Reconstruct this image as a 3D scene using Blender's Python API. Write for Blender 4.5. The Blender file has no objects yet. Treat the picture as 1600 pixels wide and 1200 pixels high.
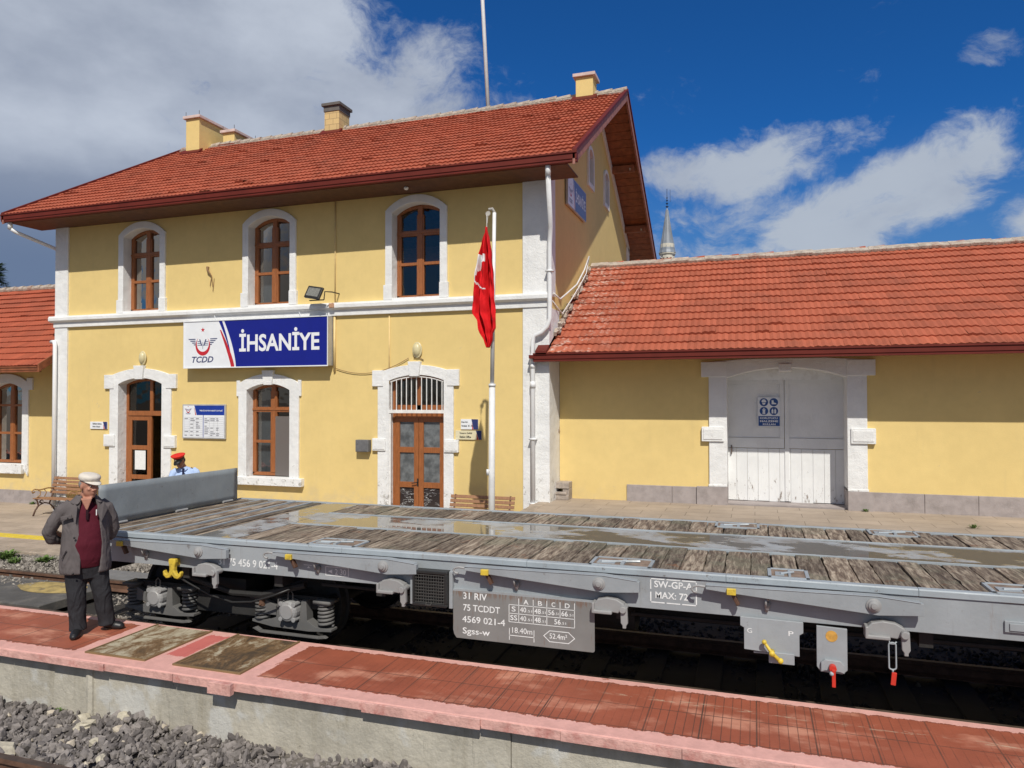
import bpy, bmesh, math, random
from math import sin, cos, pi, radians, sqrt
from mathutils import Vector, Matrix, Euler, Quaternion
from mathutils.geometry import tessellate_polygon

random.seed(7)
scene = bpy.context.scene
COL = scene.collection

# ------------------------------------------------------------------ camera
cam_d = bpy.data.cameras.new("camera")
cam = bpy.data.objects.new("camera", cam_d); COL.objects.link(cam)
YAW, PITCH, ROLL = radians(18.37), radians(1.096), radians(-0.0986)
_f = Vector((-sin(YAW)*cos(PITCH), cos(YAW)*cos(PITCH), sin(PITCH)))
_r = Vector((cos(YAW), sin(YAW), 0)); _u = _r.cross(_f)
_r2 = _r*cos(ROLL)+_u*sin(ROLL); _u2 = -_r*sin(ROLL)+_u*cos(ROLL)
m = Matrix((_r2, _u2, -_f)).transposed().to_4x4(); m.translation = Vector((0, 0, 2.45))
cam.matrix_world = m
cam_d.sensor_width = 36; cam_d.lens = 36*1138.3/1600
cam_d.clip_start = 0.1; cam_d.clip_end = 6000
scene.camera = cam

# ------------------------------------------------------------------ light, exposure
SUN_DIR = Vector((-.42, 1, -1.2)).normalized()
sun_d = bpy.data.lights.new("sun", 'SUN'); sun = bpy.data.objects.new("sun", sun_d); COL.objects.link(sun)
sun_d.energy = 4.8; sun_d.angle = radians(.53); sun_d.color = (1, .95, .86)
sun.rotation_mode = 'QUATERNION'; sun.rotation_quaternion = SUN_DIR.to_track_quat('-Z', 'Y')
sun.location = (8, -20, 25)
SUN_EL = math.asin(-SUN_DIR.z); SUN_ROT = math.atan2(-SUN_DIR.x, -SUN_DIR.y)
scene.view_settings.view_transform = 'Standard'; scene.view_settings.look = 'None'
scene.view_settings.exposure = -0.2; scene.view_settings.gamma = 1
scene.view_settings.use_curve_mapping = False
scene.cycles.max_bounces = 6

# ------------------------------------------------------------------ node helpers
class NT:
    def __init__(s, tree):
        s.t = tree; s.n = tree.nodes; s.l = tree.links
    def new(s, typ, **kw):
        n = s.n.new(typ)
        for k, v in kw.items(): setattr(n, k, v)
        return n
    def put(s, sock, v):
        if v is None: return
        if hasattr(v, 'is_output') or isinstance(v, bpy.types.NodeSocket): s.l.new(v, sock)
        else:
            if isinstance(v, (tuple, list)) and len(v) == 3 and sock.type == 'RGBA': v = (*v, 1)
            sock.default_value = v
    def math(s, op, a, b=None, c=None, clamp=False):
        n = s.new('ShaderNodeMath', operation=op); n.use_clamp = clamp
        for i, v in enumerate((a, b, c)): s.put(n.inputs[i], v)
        return n.outputs[0]
    def vmath(s, op, a, b=None, out=0):
        n = s.new('ShaderNodeVectorMath', operation=op)
        s.put(n.inputs[0], a)
        if b is not None:
            if op == 'SCALE': s.put(n.inputs[3], b)
            else: s.put(n.inputs[1], b)
        return n.outputs[out]
    def noise(s, vec, scale, detail=4, rough=.55, dist=0, out=0):
        n = s.new('ShaderNodeTexNoise'); s.put(n.inputs['Vector'], vec)
        n.inputs['Scale'].default_value = scale; n.inputs['Detail'].default_value = detail
        n.inputs['Roughness'].default_value = rough; n.inputs['Distortion'].default_value = dist
        return n.outputs[out]
    def ramp(s, v, a, b, lo=0., hi=1.):
        n = s.new('ShaderNodeMapRange'); n.interpolation_type = 'SMOOTHSTEP'
        s.put(n.inputs[0], v)
        for i, q in enumerate((a, b, lo, hi)): n.inputs[i+1].default_value = q
        return n.outputs[0]
    def mix(s, f, a, b, mode='MIX'):
        n = s.new('ShaderNodeMix', data_type='RGBA', blend_type=mode)
        s.put(n.inputs[0], f); s.put(n.inputs[6], a); s.put(n.inputs[7], b)
        return n.outputs[2]
    def xyz(s, v):
        n = s.new('ShaderNodeSeparateXYZ'); s.put(n.inputs[0], v); return n.outputs
    def comb(s, x, y, z):
        n = s.new('ShaderNodeCombineXYZ')
        for i, v in enumerate((x, y, z)): s.put(n.inputs[i], v)
        return n.outputs[0]
    def pos(s):
        return s.new('ShaderNodeNewGeometry').outputs['Position']
    def tint(s):
        return s.new('ShaderNodeAttribute', attribute_name='tint').outputs['Fac']
    def bump(s, h, dist=.01, strength=1., nrm=None):
        n = s.new('ShaderNodeBump'); s.put(n.inputs['Height'], h)
        n.inputs['Distance'].default_value = dist; n.inputs['Strength'].default_value = strength
        if nrm is not None: s.put(n.inputs['Normal'], nrm)
        return n.outputs[0]

def new_mat(name):
    m = bpy.data.materials.new(name); m.use_nodes = True
    nt = NT(m.node_tree); b = nt.n['Principled BSDF']
    return m, nt, b

def mat_basic(name, col, rough=.6, var=.12, scale=6., bump=.0, bscale=60., metal=0., dirt=None, dirt_amt=.5, dscale=3., spec=.5, tinted=False):
    """paint/plaster/metal with large and small mottling, optional dirt patches and bump"""
    m, nt, b = new_mat(name)
    p = nt.pos()
    n1 = nt.noise(p, scale, 5, .6)
    v = nt.ramp(n1, .3, .7, 1-var, 1+var)
    c = nt.mix(1., (*col, 1), nt.comb(v, v, v), 'MULTIPLY')
    if tinted:
        t = nt.math('ADD', nt.math('MULTIPLY', nt.tint(), .5), .75)
        c = nt.mix(1., c, nt.comb(t, t, t), 'MULTIPLY')
    if dirt:
        d = nt.noise(p, dscale, 8, .7)
        f = nt.math('MULTIPLY', nt.ramp(d, .5, .68), dirt_amt)
        c = nt.mix(f, c, (*dirt, 1))
    nt.put(b.inputs['Base Color'], c)
    b.inputs['Roughness'].default_value = rough; b.inputs['Metallic'].default_value = metal
    b.inputs['Specular IOR Level'].default_value = spec
    if bump:
        nt.put(b.inputs['Normal'], nt.bump(nt.noise(p, bscale, 4, .6), bump))
    return m

M = {}
# --- yellow stucco
def stucco(name, col, seed=0.):
    m, nt, b = new_mat(name)
    p = nt.vmath('ADD', nt.pos(), (seed, seed*2, 0))
    big = nt.ramp(nt.noise(p, .7, 5, .6), .3, .7, .96, 1.03)
    mid = nt.ramp(nt.noise(p, 5, 6, .65), .3, .7, .975, 1.02)
    v = nt.math('MULTIPLY', big, mid)
    c = nt.mix(1., (*col, 1), nt.comb(v, v, v), 'MULTIPLY')
    # vertical rain streaks
    sp = nt.vmath('MULTIPLY', p, (3.5, 3.5, .35))
    st = nt.ramp(nt.noise(sp, 1.6, 6, .65), .54, .8, 0, .12)
    c = nt.mix(st, c, (.42, .33, .19, 1))
    # small scuffs and patched spots
    sc = nt.ramp(nt.noise(p, 2.3, 8, .8, .6), .635, .70, 0, .6)
    c = nt.mix(sc, c, (.50, .40, .27, 1))
    # splash dirt near the foot of the wall
    z = nt.xyz(nt.pos())[2]
    low = nt.math('MULTIPLY', nt.ramp(z, .9, -.2), nt.ramp(nt.noise(p, 3, 7, .7), .42, .7, 0, .5))
    c = nt.mix(low, c, (.45, .40, .32, 1))
    nt.put(b.inputs['Base Color'], c); b.inputs['Roughness'].default_value = .88
    b.inputs['Specular IOR Level'].default_value = .25
    h = nt.math('ADD', nt.noise(p, 90, 4, .7), nt.math('MULTIPLY', nt.noise(p, 2.2, 2), 2.2))
    nt.put(b.inputs['Normal'], nt.bump(h, .0035))
    return m
M['stucco'] = stucco('yellow_stucco', (.73, .555, .232))
# --- white limewash
def whitewash(name, wear=.5):
    m, nt, b = new_mat(name)
    p = nt.pos()
    v = nt.ramp(nt.noise(p, 2.5, 5, .6), .3, .7, .93, 1.03)
    c = nt.mix(1., (.78, .785, .78, 1), nt.comb(v, v, v), 'MULTIPLY')
    z = nt.xyz(p)[2]
    lowz = nt.ramp(z, 1.6, 0., .0, .16)
    d = nt.noise(p, 7, 9, .75, .4)
    f = nt.math('MULTIPLY', nt.ramp(nt.math('ADD', d, lowz), .66, .74), wear)
    c = nt.mix(f, c, (.33, .31, .28, 1))
    st = nt.ramp(nt.noise(nt.vmath('MULTIPLY', p, (6, 6, .6)), 1.5, 5, .6), .55, .8, 0, .25)
    c = nt.mix(st, c, (.55, .53, .48, 1))
    nt.put(b.inputs['Base Color'], c); b.inputs['Roughness'].default_value = .85
    b.inputs['Specular IOR Level'].default_value = .25
    h = nt.math('ADD', nt.noise(p, 45, 5, .7), nt.math('MULTIPLY', nt.noise(p, 6, 4), 2.))
    nt.put(b.inputs['Normal'], nt.bump(h, .01))
    return m
M['white'] = whitewash('white_limewash', .8)
M['white_clean'] = mat_basic('white_paint', (.78, .79, .80), .5, .05, 3, .002, 40, dirt=(.45, .42, .38), dirt_amt=.35)
# --- roof tiles
def tilemat(name, col, lime=False):
    m, nt, b = new_mat(name)
    p = nt.pos(); t = nt.tint()
    v = nt.math('ADD', nt.math('MULTIPLY', t, .42), .79)
    c = nt.mix(1., (*col, 1), nt.comb(v, v, v), 'MULTIPLY')
    c = nt.mix(nt.ramp(nt.noise(p, .8, 6, .7), .45, .75, 0, .5), c, (.17, .06, .04, 1))
    c = nt.mix(nt.ramp(nt.noise(p, 14, 6, .75), .58, .72, 0, .5), c, (.52, .22, .12, 1))
    c = nt.mix(nt.ramp(nt.noise(p, 25, 6, .75), .62, .72, 0, .6), c, (.09, .05, .035, 1))
    if lime:
        x, y, z = nt.xyz(p)
        near = nt.ramp(x, -2.3, -3.5)
        l = nt.math('MULTIPLY', near, nt.ramp(nt.noise(p, 9, 8, .75), .5, .62, 0, .75))
        l = nt.math('MULTIPLY', l, nt.ramp(nt.noise(p, 1.3, 3), .38, .55))
        c = nt.mix(l, c, (.62, .52, .44, 1))
    nt.put(b.inputs['Base Color'], c); b.inputs['Roughness'].default_value = .8
    b.inputs['Specular IOR Level'].default_value = .3
    nt.put(b.inputs['Normal'], nt.bump(nt.noise(p, 60, 5, .7), .006))
    return m
M['tile'] = tilemat('clay_tiles', (.36, .088, .045))
M['tile_lime'] = tilemat('clay_tiles_lime_splashed', (.40, .108, .058), True)
M['mortar'] = mat_basic('ridge_mortar', (.42, .36, .30), .9, .25, 8, .02, 30, dirt=(.3, .12, .07), dirt_amt=.6)
M['maroon'] = mat_basic('maroon_sheet_metal', (.13, .019, .012), .6, .12, 2, .0015, 12, spec=.25)
M['brownboard'] = mat_basic('brown_varnished_board', (.26, .085, .034), .55, .25, 7, .003, 40)
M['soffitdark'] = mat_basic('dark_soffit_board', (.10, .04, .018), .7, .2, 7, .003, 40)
M['dullboard'] = mat_basic('weathered_red_board', (.30, .13, .10), .7, .25, 9, .003, 40)
def woodmat(name, col, rough=.42):
    m, nt, b = new_mat(name)
    p = nt.pos()
    g = nt.noise(nt.vmath('MULTIPLY', p, (9, 9, 1.2)), 5, 6, .65)
    v = nt.ramp(g, .3, .7, .78, 1.15)
    c = nt.mix(1., (*col, 1), nt.comb(v, v, v), 'MULTIPLY')
    nt.put(b.inputs['Base Color'], c); b.inputs['Roughness'].default_value = rough
    return m
M['frame'] = woodmat('brown_window_wood', (.31, .108, .034))
M['grille'] = mat_basic('white_grille_paint', (.75, .74, .72), .5, .1, 10)
M['plinth'] = mat_basic('grey_stone_slab', (.34, .30, .29), .75, .12, 5, .004, 40, dirt=(.16, .14, .12), dirt_amt=.35)
M['grey_chim'] = M['stucco']
M['dark'] = mat_basic('dark_interior', (.03, .03, .03), .9)
M['interior'] = mat_basic('interior_plaster', (.25, .22, .18), .9)
M['curtain'] = mat_basic('net_curtain', (.13, .14, .15), .9, .1, 8)
# glass
def glass(name, tint=(.75, .8, .82), refl=.5):
    m, nt, b = new_mat(name)
    nt.n.remove(b); out = nt.n['Material Output']
    tr = nt.new('ShaderNodeBsdfTransparent'); tr.inputs[0].default_value = (*tint, 1)
    gl = nt.new('ShaderNodeBsdfGlossy'); gl.inputs['Roughness'].default_value = .015; gl.inputs[0].default_value = (.42, .39, .35, 1)
    nt.put(gl.inputs['Normal'], nt.bump(nt.noise(nt.pos(), 2.2, 2), .006))
    fr = nt.new('ShaderNodeFresnel'); fr.inputs[0].default_value = 1.6
    f = nt.math('ADD', nt.math('MULTIPLY', fr.outputs[0], 1.), refl*.25, clamp=True)
    mx = nt.new('ShaderNodeMixShader'); nt.put(mx.inputs[0], f)
    nt.l.new(tr.outputs[0], mx.inputs[1]); nt.l.new(gl.outputs[0], mx.inputs[2]); nt.l.new(mx.outputs[0], out.inputs[0])
    return m
M['glass'] = glass('window_glass')
M['frosted'] = mat_basic('dusty_frosted_glass', (.13, .14, .145), .3, .4, 6, .002, 20, spec=.6)
# wagon paints
def greypaint(name, col, rough=.5, chips=.5):
    m, nt, b = new_mat(name)
    p = nt.pos()
    v = nt.ramp(nt.noise(p, 1.8, 6, .6), .3, .7, .88, 1.08)
    c = nt.mix(1., (*col, 1), nt.comb(v, v, v), 'MULTIPLY')
    f = nt.math('MULTIPLY', nt.ramp(nt.noise(p, 9, 9, .8), .60, .66), chips)
    rs = nt.noise(nt.vmath('MULTIPLY', p, (9, 9, .7)), 1.4, 7, .75)
    c = nt.mix(nt.ramp(rs, .60, .74, 0, .5), c, (.20, .13, .085, 1))
    c = nt.mix(f, c, (.10, .075, .06, 1))
    st = nt.ramp(nt.noise(nt.vmath('MULTIPLY', p, (14, 14, 1.)), 1.2, 6, .7), .56, .8, 0, .35)
    c = nt.mix(st, c, (.16, .14, .125, 1))
    nt.put(b.inputs['Base Color'], c); nt.put(b.inputs['Roughness'], nt.ramp(nt.noise(p, 5, 4), .3, .7, rough-.1, rough+.15))
    nt.put(b.inputs['Normal'], nt.bump(nt.noise(p, 22, 4, .6), .002))
    return m
M['wgrey'] = greypaint('wagon_grey_paint', (.30, .325, .345))
M['wlip'] = greypaint('wagon_edge_paint', (.33, .37, .40), .45, .8)
M['wdark'] = mat_basic('underframe_black', (.022, .021, .02), .75, .3, 4, .004, 30)
M['wspring'] = greypaint('sooty_grey_steel', (.10, .10, .098), .6, .8)
M['wsaddle'] = greypaint('dirty_grey_steel', (.13, .128, .125), .6, .8)
M['wcast'] = greypaint('cast_steel_grey', (.30, .30, .30), .5, .4)
M['steel'] = mat_basic('rail_steel', (.09, .065, .05), .6, .3, 8, .002, 50, metal=.3)
M['railrust'] = mat_basic('rusty_rail', (.12, .062, .038), .8, .3, 8, .004, 50)
M['yellowp'] = mat_basic('yellow_paint', (.62, .45, .05), .5, .15, 12, .002, 50, dirt=(.12, .09, .04), dirt_amt=.5, dscale=14)
M['redp'] = mat_basic('red_plastic', (.55, .035, .02), .4)
M['letter'] = mat_basic('white_stencil_paint', (.72, .74, .74), .6, .1, 20)
M['letter_worn'] = mat_basic('worn_white_paint', (.55, .56, .55), .6, .35, 30)
M['navy'] = mat_basic('navy_print', (.012, .018, .16), .35, .04)
M['signblue'] = mat_basic('sign_blue_vinyl', (.006, .012, .22), .28, .04, spec=.5)
M['signwhite'] = mat_basic('sign_white_face', (.78, .80, .83), .3, .03)
M['signred'] = mat_basic('sign_red_vinyl', (.50, .02, .03), .35)
M['alu'] = mat_basic('sign_frame_metal', (.48, .48, .48), .45, .1, metal=.3)
M['inkgrey'] = mat_basic('grey_print', (.22, .22, .25), .6)
M['sky_blue_sign'] = mat_basic('mandatory_blue', (.015, .07, .26), .5, .1)
M['creamsign'] = mat_basic('yellowed_sign', (.68, .62, .42), .5, .06)
def planks(name, base=None):
    m, nt, b = new_mat(name)
    p = nt.pos(); t = nt.tint()
    q = nt.comb(nt.math('MULTIPLY', nt.xyz(p)[0], 14.), nt.math('ADD', nt.math('MULTIPLY', nt.xyz(p)[1], 1.6), nt.math('MULTIPLY', t, 37.)), t)
    g = nt.noise(q, 2.2, 8, .7, .5)
    cr = nt.new('ShaderNodeValToRGB'); nt.put(cr.inputs[0], g)
    e = cr.color_ramp.elements
    e[0].position = .32; e[0].color = (.05, .036, .028, 1); e[1].position = .70; e[1].color = (.45, .37, .28, 1)
    k = e.new(.46); k.color = (.135, .098, .070, 1); k = e.new(.58); k.color = (.30, .245, .185, 1)
    v = nt.math('ADD', nt.math('MULTIPLY', t, .8), .62)
    c = nt.mix(1., cr.outputs[0], nt.comb(v, v, v), 'MULTIPLY')
    c = nt.mix(nt.ramp(nt.noise(nt.vmath('ADD', p, (3, 1, 0)), 1.5, 5, .6), .5, .65, 0, .4), c, (.17, .18, .12, 1))
    c = nt.mix(nt.ramp(nt.noise(p, 3.2, 6, .7), .6, .66, 0, .5), c, (.24, .095, .04, 1))
    nt.put(b.inputs['Base Color'], c); b.inputs['Roughness'].default_value = .8
    nt.put(b.inputs['Normal'], nt.bump(g, .012))
    return m
M['plank'] = planks('weathered_deck_boards')
def wetsteel():
    m, nt, b = new_mat('wet_grey_steel')
    p = nt.pos()
    n = nt.noise(nt.vmath('MULTIPLY', p, (.9, 1.4, 1)), 1.5, 5, .55)
    puddle = nt.ramp(n, .46, .52)
    c = nt.mix(nt.ramp(nt.noise(p, 3, 6, .7), .4, .7), (.36, .38, .39, 1), (.24, .225, .20, 1))
    c = nt.mix(puddle, c, (.14, .13, .115, 1))
    rust = nt.ramp(nt.noise(p, 4, 8, .75), .6, .7, 0, .6)
    c = nt.mix(rust, c, (.16, .08, .045, 1))
    nt.put(b.inputs['Base Color'], c)
    r = nt.math('SUBTRACT', .42, nt.math('MULTIPLY', puddle, .395))
    nt.put(b.inputs['Roughness'], r)
    nt.put(b.inputs['Specular IOR Level'], nt.math('ADD', .5, nt.math('MULTIPLY', puddle, .5)))
    h = nt.math('MULTIPLY', nt.noise(p, 30, 5), nt.math('SUBTRACT', 1., puddle))
    nt.put(b.inputs['Normal'], nt.bump(h, .003))
    return m
M['wetsteel'] = wetsteel()
# ground stuff
M['tar'] = mat_basic('oily_dark_timber', (.02, .018, .016), .9)  # tarred timber and track bed, near black to deepen shade under the wagon
M['ballast'] = mat_basic('ballast_stone', (.20, .185, .19), .9, .2, 25, .004, 90, tinted=True)
def ballast_stones(name, a, b_, c_):
    m, nt, b = new_mat(name)
    p = nt.pos(); t = nt.tint()
    cr = nt.new('ShaderNodeValToRGB'); nt.put(cr.inputs[0], t); e = cr.color_ramp.elements
    e[0].position = 0; e[0].color = (*a, 1); e[1].position = .82; e[1].color = (*b_, 1)
    k = e.new(.93); k.color = (*b_, 1); k = e.new(.97); k.color = (*c_, 1)
    v = nt.ramp(nt.noise(p, 30, 5, .7), .3, .7, .8, 1.15)
    c = nt.mix(1., cr.outputs[0], nt.comb(v, v, v), 'MULTIPLY')
    nt.put(b.inputs['Base Color'], c); b.inputs['Roughness'].default_value = .85
    nt.put(b.inputs['Normal'], nt.bump(nt.noise(p, 120, 5, .7), .003))
    return m
M['stones_near'] = ballast_stones('grey_violet_ballast', (.095, .084, .080), (.255, .230, .215), (.50, .44, .35))
M['stones_far'] = ballast_stones('grey_brown_ballast', (.12, .105, .09), (.33, .30, .26), (.48, .44, .36))
M['stones_oil'] = ballast_stones('oil_blackened_ballast', (.016, .014, .012), (.045, .038, .032), (.09, .08, .065))  # oily stones, colour darkened further to stand for the wagon's shade
M['soil'] = mat_basic('dusty_soil', (.14, .125, .11), .95, .3, 12, .02, 30)
def paving():
    m, nt, b = new_mat('beige_paving_slabs')
    p = nt.pos()
    x, y, z = nt.xyz(p)
    br = nt.new('ShaderNodeTexBrick'); nt.put(br.inputs['Vector'], nt.comb(x, nt.math('MULTIPLY', y, 1.), 0.))
    br.inputs['Scale'].default_value = 1.; br.inputs['Mortar Size'].default_value = .006
    br.inputs['Brick Width'].default_value = .8; br.inputs['Row Height'].default_value = .42
    br.inputs['Color1'].default_value = (.41, .335, .265, 1); br.inputs['Color2'].default_value = (.36, .295, .235, 1)
    br.inputs['Mortar'].default_value = (.19, .155, .12, 1); br.inputs['Bias'].default_value = 0
    v = nt.ramp(nt.noise(p, 1.1, 7, .65), .3, .7, .82, 1.1)
    c = nt.mix(1., br.outputs[0], nt.comb(v, v, v), 'MULTIPLY')
    c = nt.mix(nt.ramp(nt.noise(p, 6, 7, .75), .58, .72, 0, .4), c, (.20, .16, .13, 1))
    nt.put(b.inputs['Base Color'], c); b.inputs['Roughness'].default_value = .85
    nt.put(b.inputs['Normal'], nt.bump(nt.noise(p, 40, 5, .7), .004))
    return m
M['paving'] = paving()
M['kerb'] = mat_basic('kerb_stone', (.34, .28, .22), .85, .2, 5, .008, 30)
M['yline'] = mat_basic('yellow_line_paint', (.66, .50, .04), .6, .1, 10, dirt=(.35, .28, .16), dirt_amt=.5, dscale=7)
def concrete(name, col):
    m, nt, b = new_mat(name)
    p = nt.pos()
    v = nt.ramp(nt.noise(p, 1.6, 7, .7), .3, .7, .78, 1.12)
    c = nt.mix(1., (*col, 1), nt.comb(v, v, v), 'MULTIPLY')
    st = nt.ramp(nt.noise(nt.vmath('MULTIPLY', p, (4, 4, .45)), 1.6, 7, .7), .5, .72, 0, .6)
    c = nt.mix(st, c, (.28, .25, .185, 1))
    c = nt.mix(nt.ramp(nt.noise(p, 2.7, 4), .52, .62, 0, .55), c, (.56, .57, .56, 1))
    c = nt.mix(nt.ramp(nt.noise(p, 17, 8, .8), .60, .68, 0, .75), c, (.15, .14, .12, 1))
    c = nt.mix(nt.ramp(nt.noise(nt.vmath('MULTIPLY', p, (11, 11, .8)), 1.1, 6, .7), .60, .72, 0, .55), c, (.17, .155, .125, 1))
    pk = nt.ramp(nt.noise(nt.vmath('MULTIPLY', p, (6, 6, 1.5)), 2.3, 4, .6), .73, .77, 0, .6)
    c = nt.mix(pk, c, (.62, .25, .21, 1))
    nt.put(b.inputs['Base Color'], c); b.inputs['Roughness'].default_value = .9
    nt.put(b.inputs['Normal'], nt.bump(nt.noise(p, 18, 8, .7), .012))
    return m
M['concrete'] = concrete('stained_concrete', (.46, .43, .36))
def redplat():
    m, nt, b = new_mat('red_painted_paving')
    p = nt.pos(); x, y, z = nt.xyz(p)
    fx = nt.math('FRACT', nt.math('DIVIDE', nt.math('ADD', x, 40.), .4))
    big = nt.math('GREATER_THAN', nt.math('ABSOLUTE', nt.math('SUBTRACT', fx, .5)), .487)
    fy = nt.math('FRACT', nt.math('DIVIDE', nt.math('ADD', y, .15), .4))
    bigy = nt.math('GREATER_THAN', nt.math('ABSOLUTE', nt.math('SUBTRACT', fy, .5)), .487)
    fs = nt.math('FRACT', nt.math('DIVIDE', nt.math('ADD', x, 40.), .0667))
    sm = nt.math('GREATER_THAN', nt.math('ABSOLUTE', nt.math('SUBTRACT', fs, .5)), .455)
    fill = nt.ramp(nt.noise(p, 1.2, 5, .6), .38, .6)          # grooves partly filled with paint
    right = nt.ramp(x, -4.6, -1.6, .12, 1.)
    sm = nt.math('MULTIPLY', nt.math('MULTIPLY', sm, right), nt.math('ADD', nt.math('MULTIPLY', fill, .95), .05))
    joint = nt.math('MAXIMUM', nt.math('MULTIPLY', nt.math('MAXIMUM', big, nt.math('MULTIPLY', bigy, .9)), nt.math('ADD', .6, nt.math('MULTIPLY', fill, .4))), nt.math('MULTIPLY', sm, .8))
    v = nt.ramp(nt.noise(p, 2., 6, .65), .3, .7, .85, 1.12)
    c = nt.mix(1., (.31, .085, .045, 1), nt.comb(v, v, v), 'MULTIPLY')
    c = nt.mix(nt.ramp(nt.noise(nt.vmath('MULTIPLY', p, (1, 1.8, 1)), 1.5, 6, .6), .5, .68, 0, .8), c, (.58, .27, .18, 1))
    c = nt.mix(joint, c, (.10, .05, .035, 1))
    # worn bare streak along the middle
    sy = nt.math('ABSOLUTE', nt.math('SUBTRACT', y, nt.math('ADD', 6.02, nt.math('MULTIPLY', x, -.02))))
    ws = nt.math('MULTIPLY', nt.ramp(sy, .05, .0), nt.math('MULTIPLY', nt.ramp(nt.noise(nt.vmath('MULTIPLY', p, (2, 9, 1)), 3, 6, .7), .52, .6), nt.ramp(x, -1.6, -.8)))
    c = nt.mix(nt.math('MULTIPLY', ws, .8), c, (.50, .38, .27, 1))
    wear = nt.ramp(nt.noise(p, 8, 9, .8), .64, .70, 0, .75)
    c = nt.mix(wear, c, (.50, .38, .30, 1))
    # pink edge bands, ragged, with wider painted field round the cover plates
    rag = nt.math('MULTIPLY', nt.math('SUBTRACT', nt.noise(nt.vmath('MULTIPLY', p, (5, 2, 1)), 2.5, 6, .7), .5), .16)
    a = nt.math('LESS_THAN', nt.math('ADD', y, rag), 5.43)
    b2 = nt.math('GREATER_THAN', nt.math('ADD', y, nt.math('MULTIPLY', rag, .8)), 6.255)
    px = nt.math('LESS_THAN', nt.math('ABSOLUTE', nt.math('ADD', nt.math('ADD', x, rag), 5.24)), 1.06)
    patch = nt.math('MULTIPLY', nt.math('LESS_THAN', nt.math('ABSOLUTE', nt.math('ADD', x, nt.math('ADD', 5.25, rag))), .115), nt.math('LESS_THAN', nt.math('ABSOLUTE', nt.math('SUBTRACT', nt.math('ADD', y, rag), 5.92)), .3))
    px = nt.math('MULTIPLY', px, nt.math('SUBTRACT', 1., patch))
    e = nt.math('MAXIMUM', nt.math('MAXIMUM', a, b2), px)
    blot = nt.math('GREATER_THAN', nt.noise(nt.vmath('MULTIPLY', p, (1.2, 2, 1)), 3.1, 4, .5), .70)
    e = nt.math('MULTIPLY', e, nt.math('SUBTRACT', 1., blot))
    pv = nt.ramp(nt.noise(p, 9, 6, .7), .3, .7, .88, 1.08)
    pink = nt.mix(1., (.68, .37, .32, 1), nt.comb(pv, pv, pv), 'MULTIPLY')
    pink = nt.mix(nt.ramp(nt.noise(p, 13, 8, .8), .61, .70, 0, .7), pink, (.46, .16, .13, 1))
    red2 = nt.mix(nt.math('MULTIPLY', patch, .9), c, (.56, .15, .13, 1))
    c = nt.mix(e, red2, pink)
    nt.put(b.inputs['Base Color'], c); b.inputs['Roughness'].default_value = .6
    h = nt.math('SUBTRACT', nt.math('MULTIPLY', nt.noise(p, 35, 5, .7), .5), nt.math('MULTIPLY', joint, nt.math('SUBTRACT', 1., e)))
    nt.put(b.inputs['Normal'], nt.bump(h, .006))
    return m
M['redplat'] = redplat()
M['pinkconc'] = mat_basic('pink_painted_concrete', (.62, .35, .305), .7, .15, 7, .008, 30, dirt=(.42, .14, .12), dirt_amt=.7, dscale=5)
def plate():
    m, nt, b = new_mat('rusty_chequer_plate')
    p = nt.pos(); x, y, z = nt.xyz(p)
    ch = nt.math('MULTIPLY', nt.math('SINE', nt.math('MULTIPLY', nt.math('ADD', x, y), 190.)), nt.math('SINE', nt.math('MULTIPLY', nt.math('SUBTRACT', x, y), 190.)))
    n = nt.math('SUBTRACT', nt.noise(nt.vmath('MULTIPLY', p, (1.7, .9, 1)), 2.6, 8, .75, .5), nt.ramp(x, -5.3, -5.0, -.035, .045))
    cr = nt.new('ShaderNodeValToRGB'); nt.put(cr.inputs[0], n); e = cr.color_ramp.elements
    e[0].position = .38; e[0].color = (.055, .030, .012, 1); e[1].position = .60; e[1].color = (.52, .46, .33, 1)
    k = e.new(.49); k.color = (.19, .10, .035, 1)
    c = nt.mix(nt.ramp(ch, .3, .8, 0, .35), cr.outputs[0], (.50, .42, .28, 1))
    nt.put(b.inputs['Base Color'], c); b.inputs['Roughness'].default_value = .6
    nt.put(b.inputs['Normal'], nt.bump(ch, .004))
    return m
M['plate'] = plate()
M['rubber'] = mat_basic('crossing_panel', (.085, .083, .08), .8, .2, 3, .005, 30, dirt=(.2, .18, .15), dirt_amt=.5)
# people
M['skin'] = mat_basic('skin', (.42, .20, .135), .5, .08, 20)
M['skin_dark'] = mat_basic('tanned_skin', (.25, .11, .07), .5, .08, 20)
def cloth(name, col, bump=.012, var=.05):
    m, nt, b = new_mat(name)
    p = nt.pos()
    v = nt.ramp(nt.noise(p, 9, 4), .3, .7, 1-var, 1+var)
    c = nt.mix(1., (*col, 1), nt.comb(v, v, v), 'MULTIPLY')
    nt.put(b.inputs['Base Color'], c); b.inputs['Roughness'].default_value = .85
    b.inputs['Specular IOR Level'].default_value = .25
    h = nt.noise(nt.vmath('MULTIPLY', p, (1, 1, .5)), 8, 2, .4, 1.4)
    nt.put(b.inputs['Normal'], nt.bump(h, bump*1.3))
    return m
M['jacket'] = cloth('grey_jacket_cloth', (.115, .10, .10), .02)
M['maroonshirt'] = cloth('maroon_knit', (.085, .008, .018), .012)
M['trousers'] = cloth('charcoal_trouser_cloth', (.026, .026, .030), .03)
M['cream'] = cloth('cream_cotton', (.62, .57, .50), .006)
M['blackshoe'] = mat_basic('black_leather', (.012, .012, .013), .45)
M['blueshirt'] = cloth('light_blue_shirt', (.42, .55, .82), .012)
M['navytie'] = cloth('navy_tie', (.012, .014, .05), .004)
M['capred'] = cloth('red_cap_top', (.62, .03, .02), .004)
M['hair'] = mat_basic('grey_hair', (.22, .20, .19), .8)
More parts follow.
